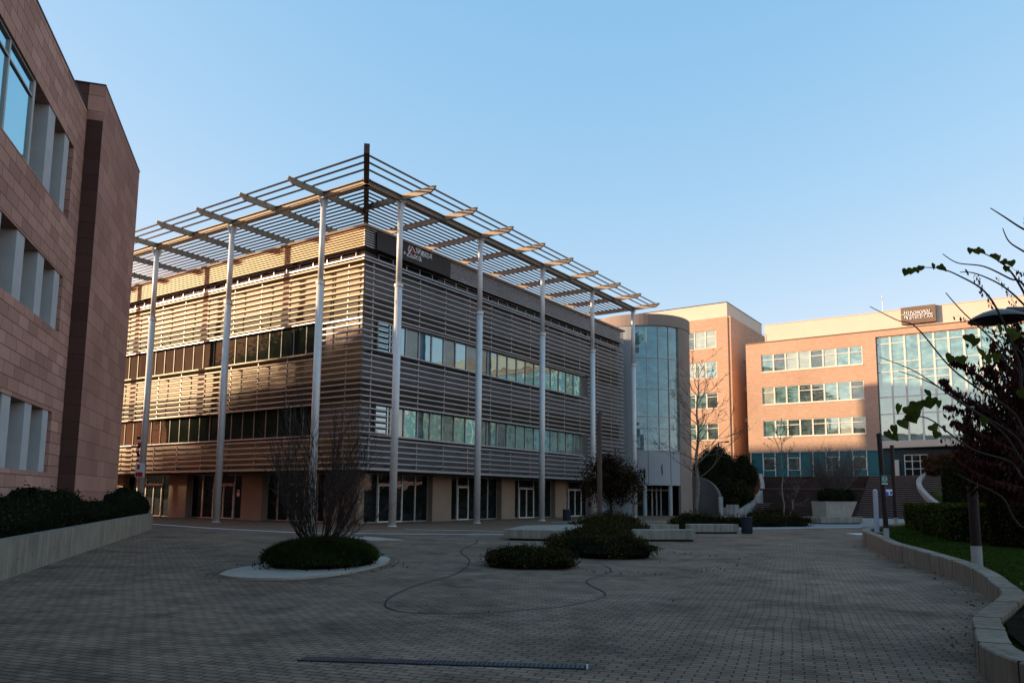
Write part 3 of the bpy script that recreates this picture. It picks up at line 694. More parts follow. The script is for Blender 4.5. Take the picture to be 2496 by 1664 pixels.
for (z0, z1) in BW:
    for i in range(8):
        wdt = (V1-V0)/8
        g_ = random.choice([M['glass_b'], M['glass_b'], M['glass_b2'], M['glass_curtain'], M['glass_b']])
        window(bb, (62.07, V1-wdt*i, z0), wdt, z1-z0, 'u', M['frame_white'], g_, .085, .14, hs=((z1-z0)*.68,) if random.random() < .65 else (), vs=())
    m = MB(); m.box(61.95, 62.05, V0-.05, V1+.05, z0-.1, z0-.002); m.build('sill', M['frame_white'], bb)
# curtain wall
CWZ = [7.9, 10.88, 12.73, 14.66, 15.46, 16.5, 18.56, 19.38]
CWV = [-15.76-1.385*i for i in range(24)]
for i in range(23):
    hs = []
    for j, z in enumerate(CWZ[1:-1]):
        if (i+j) % 5 != 2 or j in (1, 3): hs.append(z-CWZ[0])
    window(bb, (62.2, CWV[i], CWZ[0]), 1.385, CWZ[-1]-CWZ[0], 'u', M['frame_white'], M['glass_b'], .095, .16, hs=hs, name='curtain_wall_bay')
m = MB(); m.box(62.0, 62.2, -15.8, -15.745, 7.88, 19.4); m.build('reveal', M['darkmetal'], bb)
# beige canopy band over the entrance (bowed outwards)
m = MB(); pts = [(62.5, -15.7)]+[(61.75-1.6*sin(pi*i/14*.9), -15.7-15*i/14) for i in range(15)]+[(62.5, -31)]
m.prism(pts, 7.18, 7.87); m.build('canopy', M['beige'], bb)
# teal ground floor
m = MB(); m.box(61.93, 62.45, -1.75, -15.7, 4.15, 4.25); m.box(62.05, 62.45, -1.75, -15.7, 4.25, 7.06); m.build('teal_panel', M['teal'], bb)
n_ = 10; wdt = 13.95/n_
for i in range(n_):
    y = -1.75-wdt*i
    MB().box(61.95, 62.04, y-.04, y+.04, 4.25, 7.06).build('mullion', M['frame_white'], bb)
    if i in (1, 3, 6, 8): window(bb, (61.97, y-.04, 4.95), wdt-.08, 1.45, 'u', M['frame_white'], M['glass_b2'], .06, .07, name='ground_window')
m = MB(); m.box(61.94, 62.03, -1.75, -15.7, 7.0, 7.08); m.build('head_trim', M['frame'], bb)
m = MB(); m.box(62.3, 62.48, -33, -15.72, 4.17, 7.18); m.build('entrance_wall', M['teal_dark'], bb)
m = MB(); m.box(61.2, 61.6, -17.0, -17.5, 4.17, 5.9); m.build('pillar_sign', M['beige'], bb)
window(bb, (61.9, -17.95, 4.17), 2.25, 2.3, 'u', M['frame_white'], M['glass_ground'], .09, .12, vs=(.75, 1.5), hs=(.8, 1.6), name='entrance_door')
m = MB()
for (yy, zz) in ((-18.4, 6.0), (-18.9, 5.7), (-19.4, 6.05), (-19.0, 5.4)): m.box(61.97, 61.985, yy-.09, yy+.09, zz-.02, zz+.02)
gl = bpy.data.materials.new('warm_lamp'); gl.use_nodes = True; gl.node_tree.nodes['Principled BSDF'].inputs['Emission Color'].default_value = (1, .55, .2, 1); gl.node_tree.nodes['Principled BSDF'].inputs['Emission Strength'].default_value = 1.2
m.build('interior_light', gl, bb)
m = MB(); m.tube([(62.1, y_, z_) for y_, z_ in ((-1.5, 21.1), (-3.7, 21.1))], .02, 4)
m.tube([(62.1, -1.6, 20.6), (62.1, -3.7, 20.6)], .02, 4)
for i in range(8): y_ = -1.6-i*.3; m.tube([(62.1, y_, 20.16), (62.1, y_, 21.1)], .018, 4)
m.build('railing', M['lamp'], bb)
sb = MB().box(61.85, 62.24, -21.7, -18.4, 20.45, 22.27).build('name_board', M['sign'], bb)
def fnu(px, py): a, z = onu(px, py, 61.82); return (61.82, a, z)
st = [[(495,560),(478,735)], [(600,550),(605,720)], [(490,645),(600,635)], [(645,545),(690,565),(690,715)], [(780,560),(770,720)], [(800,550),(905,705)], el(985,620,58,72), [(1092,560),(1092,690)], [(1130,520),(1165,670)],
 el(1265,597,62,75), [(1400,490),(1360,655)], [(1440,500),(1450,620),(1490,655),(1545,630)], el(1555,565,48,78), [(1700,470),(1640,645)], [(1655,490),(1705,475)], [(320,755),(480,720)], [(500,760),(900,742),(1300,725),(1840,660)], [(1640,640),(1840,660)],
 [(495,790),(500,900)], [(545,800),(620,920)], [(605,800),(580,900)], [(640,830),(640,940)], [(700,800),(805,790),(805,945)], [(700,860),(800,870)], [(700,930),(790,950)], [(880,770),(925,910)], [(1010,780),(1010,910)], [(1100,770),(1070,910)], [(1150,780),(1110,860),(1190,890)],
 [(1250,760),(1250,890),(1320,880),(1335,780),(1250,755)], [(1495,720),(1430,770),(1435,855),(1505,850)], [(1570,855),(1610,715),(1695,850)], [(1590,805),(1670,800)], el(1790,782,44,45)]
letters(st, 2180, 730, 19.6, fnu, sb, M['white'], .038)
an = bthing('rooftop_antenna', 62.6, -16.55, 'thin tv antenna with crossbars on the beige parapet left of the dark name board', 'antenna', z=22.22)
m = MB(); m.tube([(62.6, -16.55, 22.22), (62.6, -16.55, 24.1)], .03, 5)
for z, w_ in ((23.95, .45), (23.7, .6), (23.45, .35)): m.tube([(62.6, -16.55-w_/2, z), (62.6, -16.55+w_/2, z)], .02, 4)
m.tube([(62.2, -16.55, 23.7), (63, -16.55, 23.7)], .02, 4)
m.build('mast', M['frame'], an)

# ------------------------------------------------------------------ terraces, stairs
tr = bthing('terrace_wall', 58, -4, 'maroon stone retaining wall in stepped tiers below the teal ground floor', 'wall')
m = MB(); m.box(58, 61.92, -15.1, -4.3, 0, 4.12); m.build('upper_tier', M['maroon'], tr)
m = MB(); m.box(54, 57.99, -15.1, -5.0, 0, 2.73); m.build('middle_tier', M['maroon'], tr)
m = MB(); m.box(50, 53.99, -15.1, -7.0, 0, .95)
for k in range(2): m.box(50.35+.35*k, 53.98, -15.08, -7.02, .95+.155*k, .95+.155*(k+1))
m.box(52.6, 53.98, -7.0, -4.6, 0, 1.26); m.build('lower_tier', M['maroon'], tr)
m = MB(); m.box(57.9, 61.9, -15.2, -4.2, 4.12, 4.17); m.box(53.9, 57.98, -15.1, -4.95, 2.73, 2.79); m.build('coping', M['step'], tr)
sheet('terrace', [W(60.5, -15.1), W(60.5, -48), W(62, -48), W(62, -15.1)], 4.16, M['step'])
def stairs(name, u0, u1, v0, v1, n, z1, label):
    s_ = bthing(name, u0, v0, label, 'stairs'); a = MB(); b = MB()
    for k in range(n):
        ua = u0+(u1-u0)*k/n; z = z1*(k+1)/n
        b.box(ua+.03, u1, v0, v1, z1*k/n, z-.07); a.box(ua, ua+(u1-u0)/n+.03, v0+.002, v1-.002, z-.07, z)
    a.build('tread', M['step'], s_); b.build('riser', M['riser'], s_); return s_
stairs('main_stairs', 49.6, 58.3, -24.5, -15.12, 21, 4.15, 'wide dark red stone stairway climbing to the glass entrance of the brick office')
m = MB(); m.box(58.31, 60.5, -48, -15.12, 0, 4.15); o = m.build('landing', M['step']); tag(o, kind='structure')
stairs('small_stairs', 50, 52.4, -7.0, -5.2, 7, 1.26, 'short narrow flight of stone steps left of the maroon retaining wall')
# curved curb beside the stairs
def wallpath(name, pts, th, mat, label, cat, z0=0, parent=None, side=-1):
    m = MB(); n = len(pts); out = []
    for i, p in enumerate(pts):
        a = pts[max(0, i-1)]; b = pts[min(n-1, i+1)]; dx, dy = b[0]-a[0], b[1]-a[1]; L = hypot(dx, dy) or 1
        out.append((p[0]+side*dy/L*th, p[1]-side*dx/L*th, p[2]))
    vs = []
    for p, q in zip(pts, out): vs += [(p[0], p[1], z0), (p[0], p[1], p[2]-.015), (p[0]-(p[0]-q[0])*.05, p[1]-(p[1]-q[1])*.05, p[2]), (q[0]+(p[0]-q[0])*.05, q[1]+(p[1]-q[1])*.05, q[2]), (q[0], q[1], q[2]-.015), (q[0], q[1], z0)]
    fs = []
    for i in range(n-1):
        for k in range(5): fs.append((6*i+k, 6*i+k+1, 6*i+k+7, 6*i+k+6) if side > 0 else (6*i+k+6, 6*i+k+7, 6*i+k+1, 6*i+k))
    fs += [tuple(range(6)), tuple(range(6*(n-1), 6*n))[::-1]]
    m.add(vs, fs); o = m.build(name, mat, parent)
    bm = bmesh.new(); bm.from_mesh(o.data); bmesh.ops.recalc_face_normals(bm, faces=bm.faces[:]); bm.to_mesh(o.data); bm.free()
    return tag(o, label, cat)
cb = [W(58.6, -20.6, 4.5), W(57.2, -20.1, 3.95), W(55.6, -20.15, 3.25), W(54.0, -20.7, 2.55), W(52.4, -21.5, 1.85), W(50.8, -22.6, 1.1), W(49.5, -24, .5)]
wallpath('curved_curb', spline(cb, 4), .45, M['curbpale'], 'pale concrete curb curving down the right side of the wide stairway', 'curb', side=1)
cb2 = [W(58.5, -3.6, 4.5), W(56.3, -4.4, 3.6), W(54.6, -4.9, 2.9), W(53.2, -4.85, 2.2), W(51.4, -4.4, 1.2), W(49.4, -3.6, .35)]
wallpath('curved_curb', spline(cb2, 4), .4, M['curbpale'], 'pale concrete curb sweeping down left of the short steps', 'curb', side=-1)
# grassy banks
def bank(name, pts, mat, label=None, cat=None, kind=None):
    m = MB(); m.add(pts, [tuple(range(len(pts)))]); o = m.build(name, mat)
    bm = bmesh.new(); bm.from_mesh(o.data); bmesh.ops.triangulate(bm, faces=bm.faces[:]); bmesh.ops.recalc_face_normals(bm, faces=bm.faces[:]); bm.to_mesh(o.data); bm.free()
    if sum(p.normal.z for p in o.data.polygons) < 0: o.data.flip_normals()
    return tag(o, label, cat, kind=kind)
bank('bank', [W(49.6, -24.2, .3), W(51, -22.9, .9), W(54, -21, 2.3), W(58.6, -21, 4.2), W(60.4, -30, 4.4), W(52, -34, 3), W(46, -30, .6)], M['lawn'], kind='structure')
bank('bank', [W(49.6, -3.4, .2), W(53, -4.6, 1.9), W(58.4, -3.6, 4.2), W(63.8, -1.4, 6), W(63.8, 6, 6), W(56, 3, 4), W(51, 0, 1.2)], M['soil'], kind='structure')
# spiral ramp wall beside the tower
rw = [W(49.0, 1.2, 4.2), W(49.2, .2, 4.05), W(49.2, -1.0, 3.6), W(48.9, -1.9, 2.9), W(48.4, -2.5, 2.0)]
wallpath('ramp_wall', spline(rw, 5), .3, M['darkwall'], 'grey concrete wall sloping down in a curve beside the round tower', 'wall', side=-1)
m = MB(); a_, b_ = (48.3, -2.6), (48.3, -2.6)
p = W(48.25, -2.7); MB().box(p[0]-.2, p[0]+.2, p[1]-.2, p[1]+.2, 0, 1.9).build('wall_post', M['curbpale']); tag(bpy.data.objects['wall_post'], 'pale square post ending the curved ramp wall beside the tower', 'post')

# ------------------------------------------------------------------ stone-clad building on the left
ang = radians(-17.6); w_ = (sin(ang), cos(ang)); LP = (-15.75, 28.0)
lb = thing('stone_building', (LP[0], LP[1], 0), 'reddish stone clad building with deep fin windows filling the left edge', 'building', rot=atan2(w_[1], w_[0]), ori=(0, 0, 0))
def LW(s, y, z=0.): return (LP[0]+w_[0]*s-w_[1]*y, LP[1]+w_[1]*s+w_[0]*y, z)
LR = [(2.3, 4.2), (6.75, 8.57), (10.5, 12.98)]; TOP = 14.94
GR = [(-14.6, -4.05), (-28, -17.5), (-42, -31.5)]
m = MB(); S0, S1 = -62, -2.69
zs = [0]+[z for r in LR for z in r]+[TOP]
for i in range(0, len(zs), 2): m.box(S0, S1, 0, .7, zs[i], zs[i+1])
edges = [S0]+[x for g in reversed(GR) for x in g]+[S1]
for (z0, z1) in LR:
    for i in range(0, len(edges), 2): m.box(edges[i], edges[i+1], 0, .7, z0, z1)
m.box(S0, S1, .75, 50, 0, TOP); m.build('wall', M['stone'], lb)
m = MB(); m.box(-2.68, 5.0, -.51, 46, 0, 15.93); pr_ = m.build('end_wing', [M['stone_pier'], M['stone_pier_darker']], lb)
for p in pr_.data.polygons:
    if p.normal.x < -.9: p.material_index = 1  # this end face is coloured darker than the others, below its top strip
m = MB().box(-2.70, -2.685, -.51, 0, 14.62, 15.93); m.build('corner_stone', M['stone_pier'], lb)
m = MB(); m.box(S0, -2.7, -.02, 50, TOP, TOP+.05); m.box(-2.72, 5.02, -.53, 46, 15.93, 15.98); m.build('coping', M['darkmetal'], lb)
for gi_, (g0, g1) in enumerate(GR):
    for ri, (z0, z1) in enumerate(LR):
        fins = [(-4.95, -4.35), (-6.8, -6.15), (-8.78, -8.08), (-10.75, -10.05), (-12.7, -12.0)] if ri < 2 else [(-5.08, -4.54), (-6.96, -6.24)]
        for (a, b) in fins:
            MB().box(a+g1+4.05, b+g1+4.05, .03, .66, z0+.004, z1-.004).build('window_fin', M['fin'], lb)
        xs = [g1-1.95*k for k in range(0, 6)]
        if ri == 2:
            xs = xs[:3]
            bw = 2.05; x = g1-4.32
            fr = MB().box(x-.02, x+.12, .05, .66, z0+.004, z1-.004).build('window_fin', M['fin'], lb)
            while x > g0+.3:
                a = max(g0, x-bw); window(lb, (a, .06, z0+.005), x-a, z1-z0-.01, 'v', M['frame'], M['glass_lb'], .05, .1, hs=(1.98,)); x -= bw
        for x in xs:
            a = max(g0, x-1.95)
            if x-a > .5: window(lb, (a, .56, z0+.005), x-a, z1-z0-.01, 'v', M['frame'], M['glass_lb'] if ri == 2 else M['glass_b2'], .05, .08, hs=(1.2,))
ax = bthing('shade_block', -8, 18, 'unseen block added behind the stone building to shade the louvred facade', 'building')  # added block, outlined to throw a diagonal shadow on the louvred facade
m = MB(); m.prism([(-7.8, 18.1), (-32.4, 78), (-80, 90), (-55, 48), (-12, 8)], 0, 15.6); m.build('wall', M['stone_pier'], ax)
random.seed(19)
for i, (a_, b_) in enumerate(((-8.5, 22), (-11, 29), (-14.5, 36), (-17.5, 44), (-20.5, 53), (-24.5, 62), (-28, 71))):  # unseen trees added in front of the block to break up its shadow edge
    x, y, _ = W(a_, b_); t = thing('shade_row_tree', (x, y, 0), 'tall slim tree %s of the unseen row added to soften the facade shadow' % ['one', 'two', 'three', 'four', 'five', 'six', 'seven'][i], 'tree', 'unseen slim trees added to soften the facade shadow')
    m = MB(); m.tube([(x, y, 0), (x, y, 14)], .14, 6); m.build('trunk', M['twig'], t)
    m = MB(); hh = random.uniform(16.2, 18.4); mass(m, [(x, y, hh-3.2, 1.9, 1.9, 3.3), (x+.8, y+1.4, hh-3.6, 1.5, 1.5, 2.2)], 1500, .3, 3, 0, .3, .2); m.build('crown', M['hedge_dark'], t)
# planter wall with tie holes
pa = Vector((-9.65, 14.85)); pb = Vector((-17.04, 36.97)); pd = (pb-pa).normalized(); pn = Vector((-pd.y, pd.x))
pw = thing('planter_wall', (pa.x, pa.y, 0), 'long low stained concrete planter wall with tie holes below the stone building', 'planter')
A = pa-pd*22; Bq = pb
m = MB(); m.prism([tuple(A), tuple(Bq), tuple(Bq+pn*1.55), tuple(Bq+pn*1.55-pd*.25), tuple(Bq+pn*.25-pd*.25), tuple(A+pn*.25)], 0, .757); m.build('wall', M['concrete'], pw)
m = MB(); q = []
for i in range(22):
    s_ = 1.1+i*1.02
    c = pa+pd*s_
    z = .33+.01*(i % 2)
    vs = []
    for k in range(8):
        t = 2*pi*k/8; vs.append((c.x+pd.x*.022*cos(t)-pn.x*.004, c.y+pd.y*.022*cos(t)-pn.y*.004, z+.026*sin(t)))
    m.add(vs, [tuple(range(8))])
m.build('tie_hole', M['edgeshadow'], pw)
m = MB(); m.prism([tuple(A+pn*.25), tuple(Bq+pn*.25-pd*.25), tuple(Bq+pn*1.5-pd*.25), tuple(A+pn*1.5)], .02, .66); m.build('soil', M['soil'], pw)
# hedge in the planter: separate clipped bushes
def hp(s, o): q = pa+pd*s+pn*o; return q.x, q.y
HB = [('wide dark clipped bush in the left planter, under the lowest fin windows', [(-1.5, .9, .95, 1.6, .75, .45), (1.2, .9, 1.0, 1.6, .75, .55), (3.6, .9, 1.0, 1.7, .75, .62), (6.3, .95, 1.05, 1.7, .8, .75), (8.8, .95, 1.05, 1.6, .75, .72)], 9500),
      ('low glossy bush in the left planter, between the two taller bushes', [(11.0, .85, .9, 1.3, .65, .42), (13.0, .9, .92, 1.3, .65, .48), (15.2, .9, .95, 1.3, .65, .5)], 3500),
      ('rounded dark bush at the far end of the left planter by the building corner', [(17.8, .85, 1.05, 1.5, .7, .7), (20.0, .85, 1.1, 1.5, .75, .85), (22.0, .8, 1.05, 1.1, .75, .8)], 5000)]
for lab, es, n in HB:
    ee = [(hp(s, o)[0], hp(s, o)[1], z, rx, ry, rz) for s, o, z, rx, ry, rz in es]
    # rx along the wall: approximate by splitting into round clumps
    cl = []
    for (s, o, z, rx, ry, rz) in es:
        for k in (-.5, 0, .5): x, y = hp(s+k*rx, o); cl.append((x, y, z, ry*1.0, ry*1.15, rz*random.uniform(.9, 1.08)))
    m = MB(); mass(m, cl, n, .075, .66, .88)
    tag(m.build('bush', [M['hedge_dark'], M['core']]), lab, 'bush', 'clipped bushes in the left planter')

# ------------------------------------------------------------------ right curb wall and lawn
cp = [(24.8, 47, .5), (20.5, 41, .5), (16.7, 35.3, .52), (14.15, 31.2, .53), (12.85, 28.34, .53), (11.84, 25.2, .5), (10.75, 22.14, .47), (10.2, 19.88, .45), (9.75, 18.03, .42), (9.41, 16.67, .40), (9.0, 15.34, .37), (8.43, 13.97, .35), (7.9, 12.9, .34), (7.25, 11.6, .33), (6.3, 10.35, .32), (5.45, 9.3, .31), (5.05, 8.6, .31), (4.67, 7.93, .30), (4.4, 7.29, .30), (4.35, 6.4, .30), (4.6, 5.3, .30), (5.4, 3.8, .30), (6.5, 2, .3)]
cps = spline(cp, 5)
wallpath('curved_wall', cps, .29, M['curbc'], 'long low winding concrete wall holding the lawn on the right', 'wall', side=-1)
cw_ = bpy.data.objects['curved_wall']; m = MB()
for i in range(3, len(cps)-2, 6):
    p, q = cps[i], cps[i+1]; L = hypot(q[0]-p[0], q[1]-p[1]); dx, dy = (q[0]-p[0])/L, (q[1]-p[1])/L; ax_, ay_ = -dy, dx   # towards the lawn
    if ax_ < 0: ax_, ay_ = -ax_, -ay_
    b0 = (p[0]-ax_*.003, p[1]-ay_*.003); b1 = (p[0]+ax_*.293, p[1]+ay_*.293)
    m.prism([b0, (b0[0]+dx*.012, b0[1]+dy*.012), (b1[0]+dx*.012, b1[1]+dy*.012), b1], .01, p[2]+.003)
m.build('wall_joint', M['soil'], cw_)
m = MB(); n = len(cps); vs = []
for p in cps: vs.append((p[0]+.12, p[1]+.05, p[2]-.1))
vs += [(60, 2, .25), (60, 60, .6), (40, 60, .6)]
m.add(vs, [tuple(range(len(vs)))]); o = m.build('lawn', M['lawn'])
bm = bmesh.new(); bm.from_mesh(o.data); bmesh.ops.triangulate(bm, faces=bm.faces[:]); bmesh.ops.recalc_face_normals(bm, faces=bm.faces[:]); bm.to_mesh(o.data); bm.free()
if sum(p.normal.z*p.area for p in o.data.polygons) < 0: o.data.flip_normals()
tag(o, kind='structure')
# short grass on the visible lawn
def curbx(y):
    best = min(cps, key=lambda p: abs(p[1]-y)); return best[0], best[2]
m = MB()
for _ in range(15000):
    y = 8+22*random.random()**1.3; cx, cz = curbx(y); x = cx+.45+random.random()**1.2*(2.5+y*.28); z = cz-.1
    if y < 12 and random.random() < .65: continue
    h = random.uniform(.015, .035); a = random.uniform(0, 6.28); w2 = .006+.0006*y
    m.add([(x-w2*cos(a), y-w2*sin(a), z), (x+w2*cos(a), y+w2*sin(a), z), (x+random.uniform(-.02, .02), y+random.uniform(-.02, .02), z+h)], [(0, 1, 2)])
tag(m.build('grass', M['lawnblade']), kind='stuff')
so_ = sheet('soil', [(8.3, 10.9), (7.5, 11.3), (6.55, 10.1), (5.75, 9.15), (5.3, 8.4), (4.95, 7.6), (4.7, 6.9), (4.65, 6.2), (5, 5.1), (8, 2), (14, 2), (13, 10)], .262, M['soil'])
m = MB()
for _ in range(420):
    x = random.uniform(5.6, 11); y = random.uniform(4, 13.5); cx, cz = curbx(y)
    if x < cx+.5: continue
    leafquad(m, (x, y, .29), random.uniform(.05, .11), (random.uniform(-1, 1), random.uniform(-1, 1), .1), asp=.8)
m_l = plain('dry_leaf', (.20, .13, .08), (.08, .05, .03), 12, .8)
tag(m.build('fallen_leaves', m_l), kind='stuff')

# ------------------------------------------------------------------ benches, planters, bins, posts
def slab(name, pts, h, label, cat, group=None, gap=.07, mat=None):
    t = thing(name, (pts[0][0], pts[0][1], 0), label, cat, group)
    cx = sum(p[0] for p in pts)/len(pts); cy = sum(p[1] for p in pts)/len(pts)
    m = MB(); m.prism(pts, gap, h); o = m.build('slab', mat or M['bench'], t)
    md_ = o.modifiers.new('b', 'BEVEL'); md_.width = .02; md_.segments = 2
    m = MB(); m.prism([(cx+(p[0]-cx)*.93, cy+(p[1]-cy)*.8) for p in pts], 0, gap); m.build('base', M['edgeshadow'], t)  # inset support, near-black so its colour carries the shadow gap
    return t
slab('concrete_bench', [(-.28, 30.16), (2.9, 29.4), (4.6, 30.6), (5.4, 35), (3.2, 36.5), (.6, 34.5)], .42, 'broad low concrete bench platform left of the groundcover mound', 'bench', 'low concrete benches')
slab('concrete_bench', [(4.7, 30.0), (7.2, 30.37), (7.15, 31.0), (4.7, 30.7)], .45, 'narrow concrete block bench touching the right side of the groundcover mound', 'bench', 'low concrete benches')
slab('concrete_bench', [(8.5, 37.1), (11.0, 37.56), (11.0, 38.3), (8.5, 37.9)], .44, 'concrete block bench immediately left of the dark litter bin', 'bench', 'low concrete benches')
q0, q1 = G(1490, 1293), G(1655, 1293)
slab('low_wall', [(q0[0], q0[1]), (q1[0], q1[1]), (q1[0], q1[1]+.35), (q0[0], q0[1]+.35)], .32, 'long very low concrete wall behind the round-crowned tree', 'wall', gap=.01)
slab('concrete_bench', [(21.2, 53.1), (24.5, 54.1), (24.1, 56.3), (20.8, 55.3)], .47, 'concrete seat slab carrying the tall square planter before the stairs', 'bench', 'low concrete benches')
pt = thing('square_planter', (22.3, 54.6, .47), 'square pale concrete planter box on a seat slab in front of the wide stairs', 'planter')
m = MB(); bx = [(21.85, 53.75), (23.8, 54.35), (23.4, 55.9), (21.5, 55.3)]; tx_ = [(21.82, 53.7), (24.35, 54.5), (24.0, 56.1), (21.45, 55.4)]
m.add([(x, y, .47) for x, y in bx]+[(x, y, 1.55) for x, y in tx_], [(0,3,2,1), (4,5,6,7), (0,1,5,4), (1,2,6,5), (2,3,7,6), (3,0,4,7)]); m.build('box', M['pale_slab'], pt)
m = MB(); mass(m, [(22.3, 54.5, 1.9, .85, .9, .55), (23.1, 54.8, 1.9, .9, .95, .58), (23.8, 55.1, 1.9, .85, .9, .55)], 5000, .1, 1.42)
tag(m.build('hedge', [M['hedge_dark'], M['core']]), 'small clipped hedge overflowing the square planter before the stairs', 'hedge')
sh = thing('bare_shrub', (23.05, 54.9, 2.3), 'leafless brown bush growing out of the square planter before the stairs', 'shrub')
m = MB()
for i in range(120):
    a = random.uniform(0, 2*pi); e = random.uniform(.0, 1.4); branchy(m, (23.05+.5*cos(a), 54.9+.4*sin(a), 2.2), (cos(a)*e*.8, sin(a)*e*.7, 1), random.uniform(1.3, 2.3), .02, 2, .45, .3, 3, 4, 3, .1, .55)
m.build('branches', M['twig_pale'], sh)
def bin_(x, y, w2, h, label, group=None):
    t = thing('litter_bin', (x, y, 0), label, 'bin', group)
    m = MB(); m.lathe(x, y, [(w2*.9, 0), (w2, .05), (w2*1.03, h-.06)], 12)
    for k in range(24): a = 2*pi*k/24; m.box(x+w2*1.0*cos(a)-.012, x+w2*1.0*cos(a)+.012, y+w2*1.0*sin(a)-.012, y+w2*1.0*sin(a)+.012, .03, h-.05)
    m.build('body', M['bin'], t); m = MB(); m.lathe(x, y, [(w2*1.08, h-.06), (w2*1.1, h-.02), (w2*1.05, h), (w2*.7, h), (w2*.7, h-.04)], 20); m.build('rim', M['darkmetal'], t)
bin_(11.45, 37.75, .25, .8, 'dark blue-grey litter bin standing at the right end of a concrete bench')
bin_(4.06, 56.6, .28, .8, 'dark litter bin beside the shop doors under the louvred facade')
t = thing('white_post', (6.51, 63.0, 0), 'short white round post with dark top near the round-crowned tree', 'post')
m = MB(); m.lathe(6.51, 63.0, [(.17, 0), (.155, .9), (.15, .95)], 14); m.build('body', M['pole_base'], t)
m = MB(); m.lathe(6.51, 63.0, [(.2, .95), (.24, 1.2), (.15, 1.35)], 14); m.build('cap', M['darkmetal'], t)
g = G(2138, 1298, .44); t = thing('bollard', g, 'slim pale lilac bollard standing in the tip of the lawn', 'bollard')
m = MB(); m.tube([g, (g[0], g[1], g[2]+1.55)], .085, 14); m.lathe(g[0], g[1], [(.085, g[2]+1.55), (.07, g[2]+1.6), (.03, g[2]+1.63)], 14); m.build('post', M['bollard'], t)
m = MB(); m.prism([(g[0]-.32, g[1]-.25), (g[0]+.35, g[1]-.3), (g[0]+.4, g[1]+.25), (g[0]-.3, g[1]+.3)], g[2]-.05, g[2]+.03); m.build('footing', M['curbc'], t)
def pole(px, py, zb, zt, r, label, base=.34, bmat='pole_base', lean=0):
    g = G(px, py, zb); t = thing('lamp_pole', g, label, 'pole', 'dark poles on the lawn')
    m = MB(); m.tube([(g[0], g[1], zb+base), (g[0]+lean, g[1], zt)], r, 14); m.build('shaft', M['pole_red'], t)
    m = MB(); m.tube([(g[0], g[1], zb-.1), (g[0], g[1], zb+base)], r*1.06, 14); m.build('base_sleeve', M[bmat], t)
    m = MB(); m.lathe(g[0]+lean, g[1], [(r*1.1, zt-.02), (r*1.2, zt+.03), (r*.5, zt+.06)], 14); m.build('cap', M['darkmetal'], t)
    return t, g
t1, g1 = pole(2161, 1313, .45, 3.72, .075, 'dark maroon pole with white sleeve and round green sign beside the pale bollard', lean=-.07)
m = MB(); z0, z1 = 1.65+(1221-1183)/1873*g1[1], 1.65+(1221-1160)/1873*g1[1]
m.box(g1[0]-.12, g1[0]+.08, g1[1]-.105, g1[1]-.09, z0, z1); s1 = m.build('sign_plate', M['green_sign'], t1)
m = MB(); zc = (z0+z1)/2+.02
m.tube([(g1[0]-.02+.075*cos(a_*pi/9), g1[1]-.11, zc+.085*sin(a_*pi/9)) for a_ in range(19)], .008, 4)
m.tube([(g1[0]-.05, g1[1]-.11, zc+.04), (g1[0]-.05, g1[1]-.11, zc-.03), (g1[0]-.02, g1[1]-.11, zc-.04), (g1[0]-.015, g1[1]-.11, zc+.04)], .008, 4)
m.tube([(g1[0]+.005, g1[1]-.11, zc-.03), (g1[0]+.03, g1[1]-.11, zc-.01), (g1[0]+.035, g1[1]-.11, zc+.04)], .008, 4)
m.box(g1[0]-.115, g1[0]+.075, g1[1]-.111, g1[1]-.106, z0+.01, z0+.04); m.build('emblem', M['white'], s1)
t2, g2 = pole(2184, 1281, .4, 4.35, .09, 'second thin dark pole further back, in front of the wide stairs', base=.4)
m = MB(); m.box(g2[0]-.42, g2[0]-.1, g2[1]-.02, g2[1]+.02, 1.9, 2.2); s2 = m.build('notice', M['white'], t2)
m = MB(); m.box(g2[0]-.5, g2[0]-.3, g2[1]-.035, g2[1]-.021, 1.86, 2.08); m.box(g2[0]-.22, g2[0]-.12, g2[1]-.03, g2[1]-.021, 1.95, 2.1); m.build('print', plain('blue_print', (.08, .15, .5), (.06, .1, .4), 4), s2)
t3, g3 = pole(2382, 1372, .36, 3.4, .10, 'thickest maroon pole with white sleeve, nearest on the lawn under the purple tree', base=.36)
g = (4.54, 39.7, 0); t = thing('wooden_post', g, 'tall plain brown post rising from the groundcover mound in mid plaza', 'post')
m = MB(); m.tube([(4.54, 39.7, 0), (4.54, 39.7, 6.0)], [.135, .115], 16); m.build('shaft', M['pole_brown'], t)
m = MB(); m.lathe(4.54, 39.7, [(.12, 5.98), (.14, 6.02), (.05, 6.05)], 14); m.build('cap', M['darkmetal'], t)
# lamp head entering from the right
lx, ly, lz = AT(2432, 762, 8.6)
t = thing('street_lamp', (lx+1.25, ly+.1, 0), 'street lamp with wide dark dome head reaching in from the right edge', 'street lamp')
m = MB(); m.lathe(lx, ly, [(.02, lz+.03), (.08, lz+.028), (.17, lz+.0), (.26, lz-.045), (.30, lz-.078), (.305, lz-.088), (.25, lz-.08), (.05, lz-.07)], 28); m.build('dome', M['lamp'], t, True)
m = MB(); m.lathe(lx, ly, [(.25, lz-.092), (.2, lz-.105), (.06, lz-.112)], 24); m.build('diffuser', M['darkmetal'], t, True)
m = MB(); m.tube([(lx+.12, ly, lz), (lx+.4, ly, lz+.02), (lx+.9, ly+.05, lz-.01), (lx+1.25, ly+.1, lz-.02)], [.07, .055, .05, .05], 10); m.build('arm', M['lamp'], t, True)
m = MB(); m.tube([(lx+1.25, ly+.1, .2), (lx+1.25, ly+.1, lz+.1)], .06, 12); m.build('pole', M['pole_red'], t)
